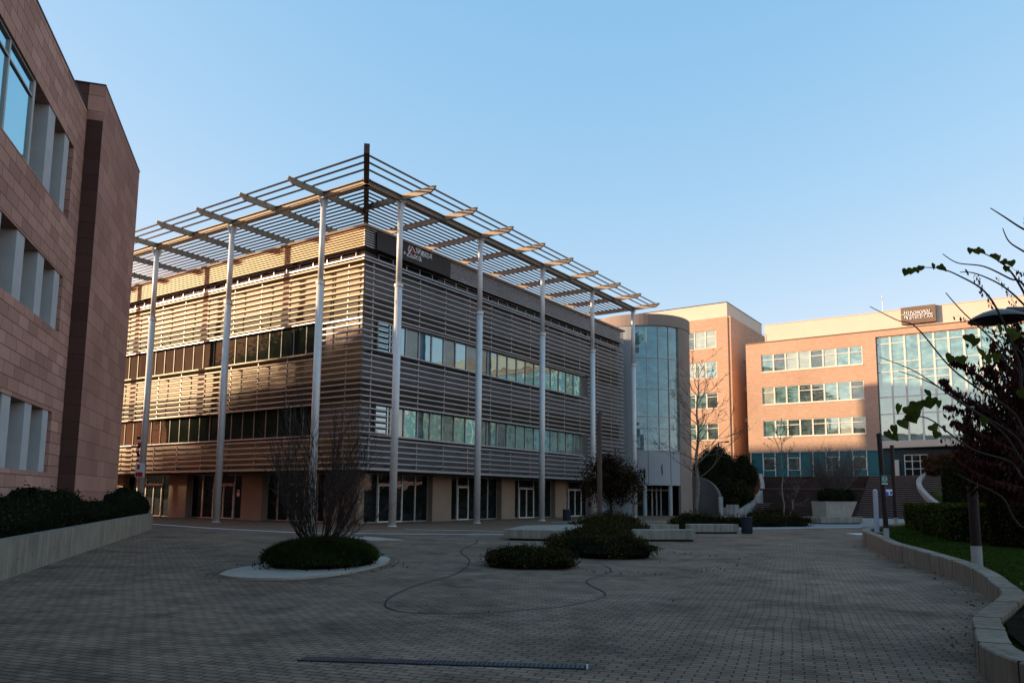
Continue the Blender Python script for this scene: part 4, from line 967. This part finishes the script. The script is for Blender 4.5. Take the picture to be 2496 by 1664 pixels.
# small lamp on the bank behind
p = W(57, .4, 4.3); t = thing('bank_lamp', p, 'small distant lamp post with two short arms above the dark evergreens', 'street lamp')
m = MB(); m.tube([p, (p[0], p[1], 8.1)], .09, 8); m.build('pole', M['darkmetal'], t)
m = MB(); m.tube([(p[0], p[1], 8.05), (p[0]+1.0, p[1], 8.15)], .05, 6); m.lathe(p[0]+1.0, p[1], [(.28, 8.05), (.2, 8.2), (.05, 8.25)], 10); m.build('head', M['lamp'], t)
# low planters left of the steps
p = W(48.6, -3.6); slab('low_planter', [W(49, -3.0)[:2], W(49, -3.95)[:2], W(50.2, -3.95)[:2], W(50.2, -3.0)[:2]][::-1], 1.1, 'small square pale planter below the evergreen bank', 'planter', mat=M['curbpale'], gap=.01)
slab('low_planter', [W(48.6, -2.75)[:2], W(48.6, -2.98)[:2], W(50.2, -2.98)[:2], W(50.2, -2.75)[:2]][::-1], .8, 'dull grey kerb block between the square planter and the ramp post', 'planter', mat=M['tower'], gap=.01)
# banner and poster tied to the third column
cx_, cy_ = W(0, SB+2*SV)[:2]; t = thing('banner', (cx_, cy_, 2.9), 'red and white banner strip with square poster tied round a column at far left', 'banner')
m = MB(); vx = -.27
for i in range(9):
    z0 = 3.75+.19*i; m.box(cx_+vx-.05+.05*sin(i*1.3), cx_+vx+.16+.05*sin(i*1.3), cy_-.3, cy_-.27, z0, z0+.19, i % 3)
m.build('strip', [M['red'], M['white'], M['darkmetal']], t)
m = MB(); m.box(cx_-.3, cx_+.32, cy_-.34, cy_-.31, 2.75, 3.7); ps = m.build('poster', M['white'], t)
m = MB(); m.box(cx_-.27, cx_+.2, cy_-.352, cy_-.341, 2.8, 3.1); m.box(cx_-.2, cx_-.02, cy_-.352, cy_-.341, 3.3, 3.6); m.build('print', M['red'], ps)
# small notice on the left shop door, cardboard box by the tower
p = W(4.28, 16.0); t = thing('notice', (p[0], p[1], 1.6), 'small white notice stuck on the shop glass beside the left double door', 'notice')
m = MB(); q = [W(4.3, 15.75, 1.55), W(4.3, 15.45, 1.55), W(4.3, 15.45, 2.0), W(4.3, 15.75, 2.0)]; m.add(q, [(0, 1, 2, 3)]); m.build('sheet', M['white'], t)
m = MB(); q = [W(4.29, 15.7, 1.8), W(4.29, 15.5, 1.8), W(4.29, 15.5, 1.95), W(4.29, 15.7, 1.95)]; m.add(q, [(0, 1, 2, 3)]); m.build('print', M['red'], t)

# ------------------------------------------------------------------ vegetation
def mound(ells, n, size, label, mat='mound', cat='shrub', name='groundcover_shrub', zmin=0.03, group=None, **k):
    sub = []
    for e in ells:
        for _ in range(7):
            a = random.uniform(0, 2*pi); q = random.uniform(.35, .98); f_ = random.uniform(.2, .36)
            sub.append((e[0]+e[3]*q*cos(a), e[1]+e[4]*q*sin(a), e[2]+e[5]*math.sqrt(max(0, 1-q*q))*.8, e[3]*f_, e[4]*f_, max(e[5]*f_*1.1, .1)))
    m = MB(); mass(m, ells, int(n*.7), size, zmin, **k); mass(m, sub, int(n*.6), size*1.15, zmin, corescale=.6, lump=.3, inner=.5)
    for e in ells:
        for _ in range(int(60*e[3]*e[4])):
            a = random.uniform(0, 2*pi); q = random.random()**.5; x, y = e[0]+e[3]*q*cos(a), e[1]+e[4]*q*sin(a); z = e[2]+e[5]*math.sqrt(max(0, 1-q*q)); h = size*random.uniform(1.2, 3)
            m.tube([(x, y, z-.05), (x+random.uniform(-.4, .4)*h, y+random.uniform(-.4, .4)*h, z+h)], size*.035, 3, 1, cap=False)
            for t_ in (.5, .75, 1): leafquad(m, (x+random.uniform(-.3, .3)*h, y, z+h*t_), size*.8)
    return tag(m.build(name, [M[mat], M['core']]), label, cat, group)
mound([(.45, 18.85, .12, 1.02, 1.05, .36), (.05, 18.9, .12, .75, .8, .3), (.95, 18.7, .12, .7, .8, .3)], 9000, .055, 'near low dark shrub mound, left of the larger one in the plaza', group='low shrub mounds in the paving')
mound([(2.7, 22.6, .15, 1.35, 1.7, .48), (3.1, 22.2, .12, 1.0, 1.3, .4), (1.9, 23.2, .15, 1.0, 1.6, .45), (2.8, 25, .2, 1.25, 1.8, .5)], 13000, .065, 'largest spreading dark shrub mound, in the middle of the plaza', group='low shrub mounds in the paving')
mound([(3.6, 30.6, .15, 1.1, 1.5, .5), (4.5, 31.8, .15, 1.2, 1.4, .55), (4.6, 34.5, .15, 1.3, 2.1, .5), (4.6, 39, .15, 1.6, 1.9, .6), (5.6, 42.5, .15, 1.5, 1.7, .6)], 9000, .10, 'shrub mound around the brown post and the round-crowned tree trunk', group='low shrub mounds in the paving')
mound([(10.2, 42.8, .1, 1.2, 1.1, .75), (11.2, 43.0, .1, 1.0, 1.0, .6), (9.4, 42.3, .1, .9, .9, .5)], 5000, .10, 'pointed shrub mound at the foot of the tall bare tree', group='low shrub mounds in the paving')
mound([(13.6, 46.6, .1, 1.3, .9, .5), (15.3, 47.4, .1, 1.5, 1, .62), (17.1, 48.2, .1, 1.5, 1, .6), (12.8, 46.3, .05, .6, .6, .4)], 6000, .10, 'long low hedge-like mound behind the litter bin', group='low shrub mounds in the paving')
mound([(19.4, 57, .2, 1.3, .8, .75), (18.3, 56.8, .2, 1.0, .8, .6)], 2500, .12, 'small low bush left of the square planter', group='low shrub mounds in the paving')
# island: grassy mound and bare multi-stem shrub
m = MB(); IS = (-4.45, 18.45)
mass(m, [(IS[0], IS[1], .12, 1.27, 1.75, .5), (IS[0]-.35, IS[1]-.1, .12, 1.0, 1.3, .45), (IS[0]+.5, IS[1]+.2, .15, .8, 1.3, .5)], 9000, .06, .05)
for _ in range(9000):
    a = random.uniform(0, 2*pi); r = math.sqrt(random.random()); x = IS[0]+1.3*r*cos(a); y = IS[1]+1.8*r*sin(a); z = .12+.5*math.sqrt(max(0, 1-r*r))*.95
    h = random.uniform(.06, .16); dx, dy = cos(a)*h*.6*r, sin(a)*h*.6*r; w2 = .006
    m.add([(x-w2, y, z), (x+w2, y, z), (x+dx+random.uniform(-.03, .03), y+dy, z+h)], [(0, 1, 2)])
tag(m.build('grassy_shrub', [M['grassblade'], M['core']]), 'dense grassy evergreen mound round the foot of the bare multi-stem shrub', 'shrub')
t = thing('bare_shrub', (IS[0]-.08, IS[1], .4), 'leafless many-stemmed dark shrub rising from the grassy island at centre left', 'shrub')
m = MB(); random.seed(11)
for i in range(42):
    a = random.uniform(0, 2*pi); e = random.uniform(.15, 1.0)**.8; h = (3.75-.9*e*e)*random.uniform(.62, 1.0); R0 = .92*e
    P = [(IS[0]-.08+.10*cos(a), IS[1]+.10*sin(a), .4)]
    for k in range(1, 9):
        f_ = k/8; rr = .1+R0*(1-(1-f_)**2.2); P.append((IS[0]-.08+rr*cos(a)+random.uniform(-.035, .035), IS[1]+rr*sin(a)+random.uniform(-.035, .035), .4+(h-.4)*f_**1.25))
    r0 = random.uniform(.009, .019); m.tube(P, [r0*(1-.8*k/8) for k in range(9)], 4, cap=False)
    for k in range(9):
        q = random.randint(2, 7); b = rv(); branchy(m, P[q], (cos(a)*.35+b[0]*.35, sin(a)*.35+b[1]*.35, .95), random.uniform(.5, 1.1), r0*.42, 1, .4, .5, 2, 4, 3, .09, .6)
for i in range(16):
    a = random.uniform(0, 2*pi); R0 = random.uniform(.8, 1.25); h = random.uniform(1.0, 2.0)
    P = [(IS[0]-.08+.08*cos(a), IS[1]+.08*sin(a), .42)]+[(IS[0]-.08+(.1+R0*(k/6)**.8)*cos(a)+random.uniform(-.04, .04), IS[1]+(.1+R0*(k/6)**.8)*sin(a), .42+(h-.42)*(k/6)**1.1+random.uniform(-.04, .04)) for k in range(1, 7)]
    m.tube(P, [.016*(1-.12*k) for k in range(7)], 4, cap=False)
    for k in range(8):
        q = random.randint(2, 6); b = rv(); branchy(m, P[q], (cos(a)*.6+b[0]*.5, sin(a)*.6+b[1]*.5, .5), random.uniform(.3, .7), .006, 1, .5, .4, 2, 4, 3, .12, .6)
m.build('branches', M['twig'], t)
# bare trees
def baretree(x, y, z0, H_, r, label, seed, lean=(0, 0), n1=22, L=2.4, start=.25, mat='bark', tw='twig_pale', leaves=0, group='leafless young trees'):
    random.seed(seed); t = thing('bare_tree', (x, y, z0), label, 'tree', group)
    pts = []; rs = []
    for i in range(13):
        f_ = i/12; pts.append((x+lean[0]*f_+.06*sin(i*1.7+seed), y+lean[1]*f_+.06*cos(i*1.3), z0+H_*f_)); rs.append(max(.008, r*(1-f_)**.8+.004))
    m = MB(); m.tube(pts, rs, 10); m.build('trunk', M[mat], t, True)
    m = MB(); tips = []
    for k in range(n1):
        f_ = start+(.95-start)*k/n1; i = int(f_*12); q = tuple(pts[i][j]+(pts[i+1][j]-pts[i][j])*(f_*12-i) for j in range(3))
        a = k*2.4+random.uniform(-.4, .4); up = .35+f_*.5
        branchy(m, q, (cos(a), sin(a), up), L*(1.1-f_*.75)*random.uniform(.75, 1.15), max(.022, rs[i]*.42), 3, .55, .35, 3, 5, 4, .14, .58, tips=tips)
    m.build('branches', M[tw], t)
    return t, tips
baretree(10.35, 43.3, .3, 8.9, .125, 'tall bare tree with pale mottled trunk in front of the round tower', 3, (.25, 0), 24, 2.9, .28)
baretree(17.2, 49.0, .3, 6.3, .055, 'slender straight bare tree before the maroon retaining wall', 5, (0, 0), 12, 1.5, .4)
baretree(18.0, 50.5, .2, 3.4, .06, 'small leaning pale-twigged bare tree beside the slender one', 9, (1.1, 0), 10, 1.1, .3, tw='twig_pale')
# round-crowned evergreen
random.seed(21); t = thing('round_tree', (5.45, 42.7, 0), 'small evergreen with round dark crown and thin trunk behind the brown post', 'tree')
m = MB(); m.tube([(5.45, 42.7, 0), (5.5, 42.7, 1.0), (5.45, 42.7, 2.2), (5.5, 42.7, 3.2)], [.09, .075, .06, .03], 8)
for k in range(9): a = k*.7; branchy(m, (5.47, 42.7, 1.2+k*.15), (cos(a), sin(a), .7), 1.2, .03, 1, .5, .3, 3, 4, 4)
m.build('trunk', M['twig'], t)
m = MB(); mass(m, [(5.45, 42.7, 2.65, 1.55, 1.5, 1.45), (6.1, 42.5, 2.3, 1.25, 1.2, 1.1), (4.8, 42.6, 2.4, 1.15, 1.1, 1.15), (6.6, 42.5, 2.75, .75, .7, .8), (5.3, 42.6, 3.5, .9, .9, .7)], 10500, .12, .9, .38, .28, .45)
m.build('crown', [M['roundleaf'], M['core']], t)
# evergreens on the bank behind
random.seed(31)
def evergreen(a, b, z0, r, h, label, n=3500, mat='hedge_dark', size=.22):
    x, y, _ = W(a, b); t = thing('evergreen_bush', (x, y, z0), label, 'bush', 'dark evergreens on the bank')
    m = MB(); m.tube([(x, y, z0-.3), (x, y, z0+h*.6)], .12, 6); m.build('trunk', M['twig'], t)
    m = MB(); mass(m, [(x, y, z0+h*.45, r, r, h*.5), (x+r*.4, y, z0+h*.35, r*.7, r*.7, h*.36), (x-r*.4, y-.3, z0+h*.4, r*.7, r*.7, h*.4), (x+.1, y, z0+h*.78, r*.5, r*.5, h*.28)], n, size, z0-.2, .8, .22)
    m.build('crown', [M[mat], M['core']], t)
evergreen(52.5, .2, 1.2, 1.6, 5.6, 'tallest dark evergreen, next to the right edge of the round tower')
evergreen(54.2, -1.2, 2.2, 1.6, 4.3, 'dark evergreen in the middle of the bank behind the ramp wall')
evergreen(55.5, -2.7, 3.0, 1.5, 3.4, 'rounded dark evergreen nearest the corner of the brick office')
evergreen(51.4, -2.0, .8, 1.6, 3.0, 'low wide evergreen just above the ramp post')
evergreen(51.8, -3.7, .9, 1.3, 2.6, 'brownish low evergreen above the small square planter', 2500, 'mound')
evergreen(57.5, .8, 4.0, 2.0, 3.6, 'far evergreen against the taller brick building')
mound([(W(49.6, -3.45)[0], W(49.6, -3.45)[1], 1.3, .7, .7, .35)], 900, .12, 'small plant filling the square pale planter', zmin=1.05)
# hedges on the right
random.seed(41)
def hedgebox(path, th, z0, z1, n, size, label, mat='hedge', cat='hedge', round_=.15, group='clipped hedges on the right'):
    m = MB(); segs = []; tot = 0
    for a, b in zip(path, path[1:]): L = hypot(b[0]-a[0], b[1]-a[1]); segs.append((a, b, L)); tot += L
    for (a, b, L) in segs:
        dx, dy = (b[0]-a[0])/L, (b[1]-a[1])/L; nx, ny = -dy, dx
        m.prism([(a[0]+nx*.08, a[1]+ny*.08), (b[0]+nx*.08, b[1]+ny*.08), (b[0]+nx*(th-.08), b[1]+ny*(th-.08)), (a[0]+nx*(th-.08), a[1]+ny*(th-.08))], z0, z1-.08, 1)
        for _ in range(int(n*L/tot)):
            s_ = random.uniform(-.02, L+.02); f_ = random.random(); H_ = z1-z0
            side = random.random()*(2*H_+th)
            if side < H_: o_, z = random.uniform(-.03, .08), z0+side
            elif side < H_+th: o_, z = side-H_, z1+random.uniform(-.07, .03)
            else: o_, z = th+random.uniform(-.08, .03), z0+side-H_-th
            o_ += .05*sin(s_*2.1+z*3); z += .03*sin(s_*1.3)
            leafquad(m, (a[0]+dx*s_+nx*o_, a[1]+dy*s_+ny*o_, z), size*random.uniform(.6, 1.3))
    for (a, b) in ((path[0], path[1]), (path[-1], path[-2])):
        L = hypot(b[0]-a[0], b[1]-a[1]); dx, dy = (b[0]-a[0])/L, (b[1]-a[1])/L; nx, ny = (-dy, dx) if a is path[0] else (dy, -dx)
        for _ in range(int(n*th/tot/1.6)):
            o_ = random.uniform(0, th); leafquad(m, (a[0]-dx*random.uniform(-.06, .03)+nx*o_, a[1]-dy*random.uniform(-.06, .03)+ny*o_, random.uniform(z0, z1)), size)
    return tag(m.build('hedge', [M[mat], M['core']]), label, cat, group)
hq = [G(2207, 1283, .42)[:2], G(2222, 1290, .42)[:2], G(2260, 1302, .42)[:2], G(2316, 1316, .42)[:2], G(2345, 1318, .42)[:2], G(2440, 1322, .42)[:2]]
hedgebox(hq, 5.5, .35, 1.5, 26000, .11, 'low flat-topped hedge with curved front on the lawn behind the poles')
h1 = [G(2300, 1262, .5)[:2], G(2560, 1268, .5)[:2]]
hedgebox(h1, 3.0, .4, 3.85, 14000, .15, 'tall dark hedge wall behind the low flat-topped hedge', 'hedge_dark')
h2 = [G(2412, 1333, .34)[:2], G(2600, 1345, .34)[:2]]
hedgebox(h2, 2.4, .3, 2.35, 15000, .09, 'nearest tall dark hedge at the right edge, behind the thick pole', 'hedge_dark')
mound([(43.0, 77.5, 5.0, 1.5, 1.2, 1.2), (45.0, 77.5, 5.1, 1.6, 1.2, 1.3), (42.0, 76.5, 4.6, .9, .9, .6)], 5000, .16, 'reddish brown rounded bush beside the brick office entrance', 'rustleaf', 'bush', 'round_bush', 4.0)
# dark purple tree on the right, drooping leaf sprays
random.seed(51); PT = (7.9, 10.0)
t = thing('purple_tree', (PT[0], PT[1], .3), 'dark purple-leaved tree with drooping leaf sprays crowding the right edge', 'tree')
m = MB(); tips = []
m.tube([(PT[0]+.2, PT[1], .25), (PT[0]+.1, PT[1], 1.3), (PT[0], PT[1], 2.4), (PT[0], PT[1], 3.6)], [.09, .075, .055, .03], 9)
for k in range(26):
    a = k*2.4; branchy(m, (PT[0]+.05, PT[1], 1.5+k*.085), (cos(a), sin(a)*.9, .5), 1.7, .022, 1, .4, .15, 3, 6, 4, .08, .6, tips=tips)
sprays = []
def pxs(pts, Y): return [AT(x*1.06122, y*1.06122, Y+dy) for x, y, dy in [(p[0], p[1], p[2] if len(p) > 2 else 0) for p in pts]]
SP = [([(2340, 1010), (2290, 960), (2235, 925), (2180, 890), (2168, 868)], 9.2), ([(2345, 960), (2300, 905), (2250, 865), (2215, 835), (2190, 828)], 9.5), ([(2350, 900), (2320, 850), (2290, 815), (2280, 790)], 9.3),
      ([(2340, 1040), (2280, 1010), (2230, 985), (2190, 965)], 9.0), ([(2340, 1080), (2280, 1065), (2225, 1050), (2200, 1035)], 9.4), ([(2352, 860), (2335, 810), (2320, 760)], 9.8), ([(2340, 985), (2290, 965), (2240, 950), (2175, 930)], 9.8),
      ([(2352, 1120), (2290, 1105), (2240, 1085), (2205, 1065)], 9.2), ([(2360, 1020), (2310, 930), (2285, 870), (2270, 840)], 9.0), ([(2352, 820), (2340, 780), (2335, 740)], 9.4)]
for pts, Y in SP:
    P = spline(pxs(pts, Y), 6); m.tube(P, [.014-.010*i/len(P) for i in range(len(P))], 4, cap=False); sprays.append(P)
m.build('trunk', M['twig'], t)
m = MB()
for P in sprays:
    for i, p in enumerate(P):
        for _ in range(13):
            q = (p[0]+random.uniform(-.03, .03), p[1]+random.uniform(-.05, .05), p[2]+random.uniform(-.03, .02)); s_ = random.uniform(.05, .085)
            d = (random.uniform(-.35, .35), random.uniform(-.35, .35), -1); leafquad(m, (q[0]+d[0]*s_*.5, q[1], q[2]-s_*.45), s_, d, asp=.42)
for (p, d) in tips:
    for i in range(26):
        q = tuple(p[j]-d[j]*i*.03 for j in range(3)); s_ = random.uniform(.05, .085)
        leafquad(m, (q[0]+random.uniform(-.05, .05), q[1]+random.uniform(-.05, .05), q[2]-s_*.4), s_, (random.uniform(-.4, .4), random.uniform(-.4, .4), -1), asp=.42)
es = [(7.35, 10, 2.8, 1.25, 1.2, .95), (6.7, 9.9, 2.35, .95, 1.0, .62), (7.7, 10, 2.1, 1.4, 1.3, .6), (7.25, 10, 3.35, .75, .8, .7), (6.3, 9.8, 2.05, .55, .7, .4), (8.2, 10.2, 3.0, 1.2, 1.2, 1.0)]
for e in es:
    for _ in range(int(13000*e[3]*e[5])):
        d = rv(); q = random.uniform(.3, 1.0)*(1+.25*sin(7*d[0]+e[0])*sin(6*d[1]+1)+.12*sin(13*d[2])); s_ = random.uniform(.05, .09)
        leafquad(m, (e[0]+d[0]*e[3]*q, e[1]+d[1]*e[4]*q, e[2]+d[2]*e[5]*q), s_, (random.uniform(-.5, .5), random.uniform(-.5, .5), -1), asp=.42)
m.build('crown', M['purple'], t)
# near climbing branches with big heart-shaped yellow-green leaves, rooted beyond the right edge
random.seed(61); root = (5.2, 5.2, .3)
t = thing('heart_leaf_shrub', root, 'arching thin branches with few big yellow-green heart-shaped leaves at upper right', 'shrub')
BR = [([(2420, 560), (2352, 527), (2305, 497), (2275, 478)], 4.6), ([(2420, 620), (2352, 578), (2318, 555), (2303, 524)], 5.0),
      ([(2400, 960), (2340, 830), (2300, 730), (2260, 668), (2200, 632), (2160, 617), (2122, 614)], 4.8), ([(2420, 800), (2352, 672), (2320, 622), (2290, 597), (2255, 580)], 4.5),
      ([(2420, 760), (2352, 655), (2320, 640), (2260, 612), (2200, 604), (2165, 583)], 5.2), ([(2420, 930), (2345, 860), (2290, 790), (2215, 720), (2172, 672)], 4.9),
      ([(2420, 1060), (2330, 950), (2250, 895), (2180, 840), (2105, 752), (2060, 735), (1998, 704)], 5.3), ([(2420, 1080), (2330, 1000), (2250, 950), (2180, 905), (2100, 852), (2020, 820)], 5.4),
      ([(2420, 1100), (2300, 990), (2200, 920), (2140, 880), (2065, 852)], 5.1), ([(2420, 1120), (2320, 1060), (2230, 1030), (2130, 960), (2070, 965)], 4.4), ([(2420, 780), (2352, 700), (2300, 655), (2240, 628), (2205, 625)], 5.0),
      ([(2400, 900), (2352, 820), (2310, 780), (2260, 760)], 4.7), ([(2400, 1220), (2300, 1140), (2240, 1110), (2190, 1085)], 5.2)]
m = MB()
for pts, Y in BR:
    P = pxs(pts, Y); zr = 1.0+.11*BR.index((pts, Y)); P = [(5.22, 5.2, zr), (4.75, 5.15, zr+(P[0][2]-zr)*.55)]+P
    P = spline(P, 6); m.tube(P, [.011-.0085*i/len(P) for i in range(len(P))], 5, cap=False)
m.tube([root, (5.27, 5.2, .9), (5.2, 5.2, 1.7), (5.22, 5.2, 2.6)], [.05, .042, .034, .015], 8)
m.build('branches', M['twig'], t)
def heart(m, c, s, yaw, tilt, roll):
    R = Matrix.Rotation(yaw, 3, 'Z') @ Matrix.Rotation(tilt, 3, 'X') @ Matrix.Rotation(roll, 3, 'Y')
    out = [(0, .0), (.22, .12), (.42, .1), (.52, -.12), (.46, -.38), (.28, -.62), (0, -.95), (-.28, -.62), (-.46, -.38), (-.52, -.12), (-.42, .1), (-.22, .12)]
    vs = [Vector((x*s, .12*s*abs(x)*2, y*s)) for x, y in out]+[Vector((0, -.05*s, -.4*s))]
    vs = [tuple(R @ q + Vector(c)) for q in vs]; n = len(out)
    m.add(vs, [(n, i, (i+1) % n) for i in range(n)])
LV = [(2083, 627, 4.8, 26), (2094, 624, 4.8, 26), (2105, 621, 4.8, 24), (2116, 617, 4.8, 22), (2146, 613, 4.8, 22), (2158, 616, 4.8, 24), (2168, 619, 4.8, 20), (2223, 630, 4.8, 24), (2230, 577, 4.5, 22), (2242, 578, 4.5, 24), (2252, 580, 4.5, 22),
      (2282, 590, 4.5, 24), (2296, 594, 4.5, 24), (2303, 604, 4.5, 22), (2312, 618, 4.5, 20), (2322, 606, 4.5, 24), (2225, 780, 4.7, 38), (2240, 786, 4.7, 30), (2186, 826, 4.7, 34), (2206, 828, 4.7, 34), (2258, 818, 4.6, 46), (2275, 828, 4.6, 40), (2292, 822, 4.6, 30),
      (2132, 905, 4.6, 30), (2038, 1000, 4.4, 34), (2055, 988, 4.4, 36), (2072, 975, 4.4, 38), (2090, 962, 4.4, 40), (2068, 940, 4.5, 34), (2085, 945, 4.5, 40), (2105, 935, 4.5, 42), (2125, 928, 4.5, 36), (2142, 925, 4.5, 38), (2158, 928, 4.5, 28), (2140, 985, 4.4, 30), (2155, 1000, 4.5, 30),
      (2262, 968, 4.6, 30), (2320, 765, 4.6, 40), (2335, 772, 4.6, 36), (2300, 758, 4.7, 30), (2050, 1005, 4.4, 30), (2110, 950, 4.4, 36), (2170, 985, 4.6, 26), (2345, 905, 4.7, 34)]
m = MB()
for (x, y, Y, s_) in LV:
    c = AT(x*1.06122, (y-s_*.3)*1.06122, Y); heart(m, c, s_*.78/1873*Y, random.uniform(-.7, .7), random.uniform(-.5, .3), random.uniform(-.7, .7))
m.build('leaves', M['yellowleaf'], t)

# ------------------------------------------------------------------ surroundings outside the frame (seen in the glass)
ob = bthing('apartment_block', 30, -78, 'pale apartment block across the square, seen only mirrored in the windows', 'building')
m = MB(); m.box(-8, 26, -92, -78, 0, 9.5); m.box(34, 70, -98, -84, 0, 8.5); m.build('wall', M['offblock'], ob)
m = MB()
for fl in range(3):
    for k in range(16): m.box(-6.5+2*k, -5.4+2*k, -78, -77.9, 1.2+2.9*fl, 2.8+2.9*fl)
    for k in range(17): m.box(35+2*k, 36.2+2*k, -84, -83.9, 1.0+2.6*fl, 2.5+2.6*fl)
m.build('window', M['glass_ground'], ob)
random.seed(77)
for i in range(9):
    x, y, _ = W(2+i*6.5, -52-4*random.random()); h = random.uniform(3.5, 6.5)
    t = thing('street_tree', (x, y, 0), 'tree %s lining the lawn beyond the right edge, outside the photo' % ['one', 'two', 'three', 'four', 'five', 'six', 'seven', 'eight', 'nine'][i], 'tree', 'trees lining the lawn')
    m = MB(); m.tube([(x, y, 0), (x, y, h*.6)], .15, 6); m.build('trunk', M['twig'], t)
    m = MB(); mass(m, [(x, y, h*.6, 2.2, 2.2, h*.38), (x+1, y, h*.5, 1.6, 1.6, h*.3)], 900, .45, .5, .7, .25); m.build('crown', [M['hedge_dark'], M['core']], t)

# leaf litter and covers on the paving
random.seed(91); m = MB()
for _ in range(900):
    k = random.random()
    if k < .35: a = random.uniform(0, 6.28); x, y = 2.9+2.6*cos(a)*random.uniform(.9, 1.3), 21.5+4*sin(a)*random.uniform(.9, 1.15)
    elif k < .55: a = random.uniform(0, 6.28); x, y = -4.45+1.6*cos(a)*random.uniform(.9, 1.3), 18.4+2*sin(a)*random.uniform(.9, 1.3)
    elif k < .8: q = random.choice(cps[20:80]); x, y = q[0]-random.uniform(.02, .5)**1.0, q[1]+random.uniform(-.3, .3)
    else: x, y = random.uniform(-8, 9), random.uniform(6, 38)
    if math.hypot(x, y) < 5: continue
    leafquad(m, (x, y, .02), random.uniform(.03, .07), (random.uniform(-1, 1), random.uniform(-1, 1), .1), asp=.7)
tag(m.build('fallen_leaves', m_l), kind='stuff')
for (px, py, lab) in ((2098, 1301, 'pale square inspection cover in the paving left of the lawn tip'), (1075, 1372, 'small round iron cover in the paving between the island and the left mound')):
    g = G(px, py, 0); m = MB()
    if px > 2000: m.prism([(g[0]-.45, g[1]-.6), (g[0]+.45, g[1]-.6), (g[0]+.45, g[1]+.6), (g[0]-.45, g[1]+.6)], -.01, .012); o = m.build('manhole_cover', M['line'])
    else: m.prism([(g[0]+.12*cos(i*pi/8), g[1]+.12*sin(i*pi/8)) for i in range(16)], -.01, .008); o = m.build('manhole_cover', M['edging'])
    tag(o, lab, 'cover')
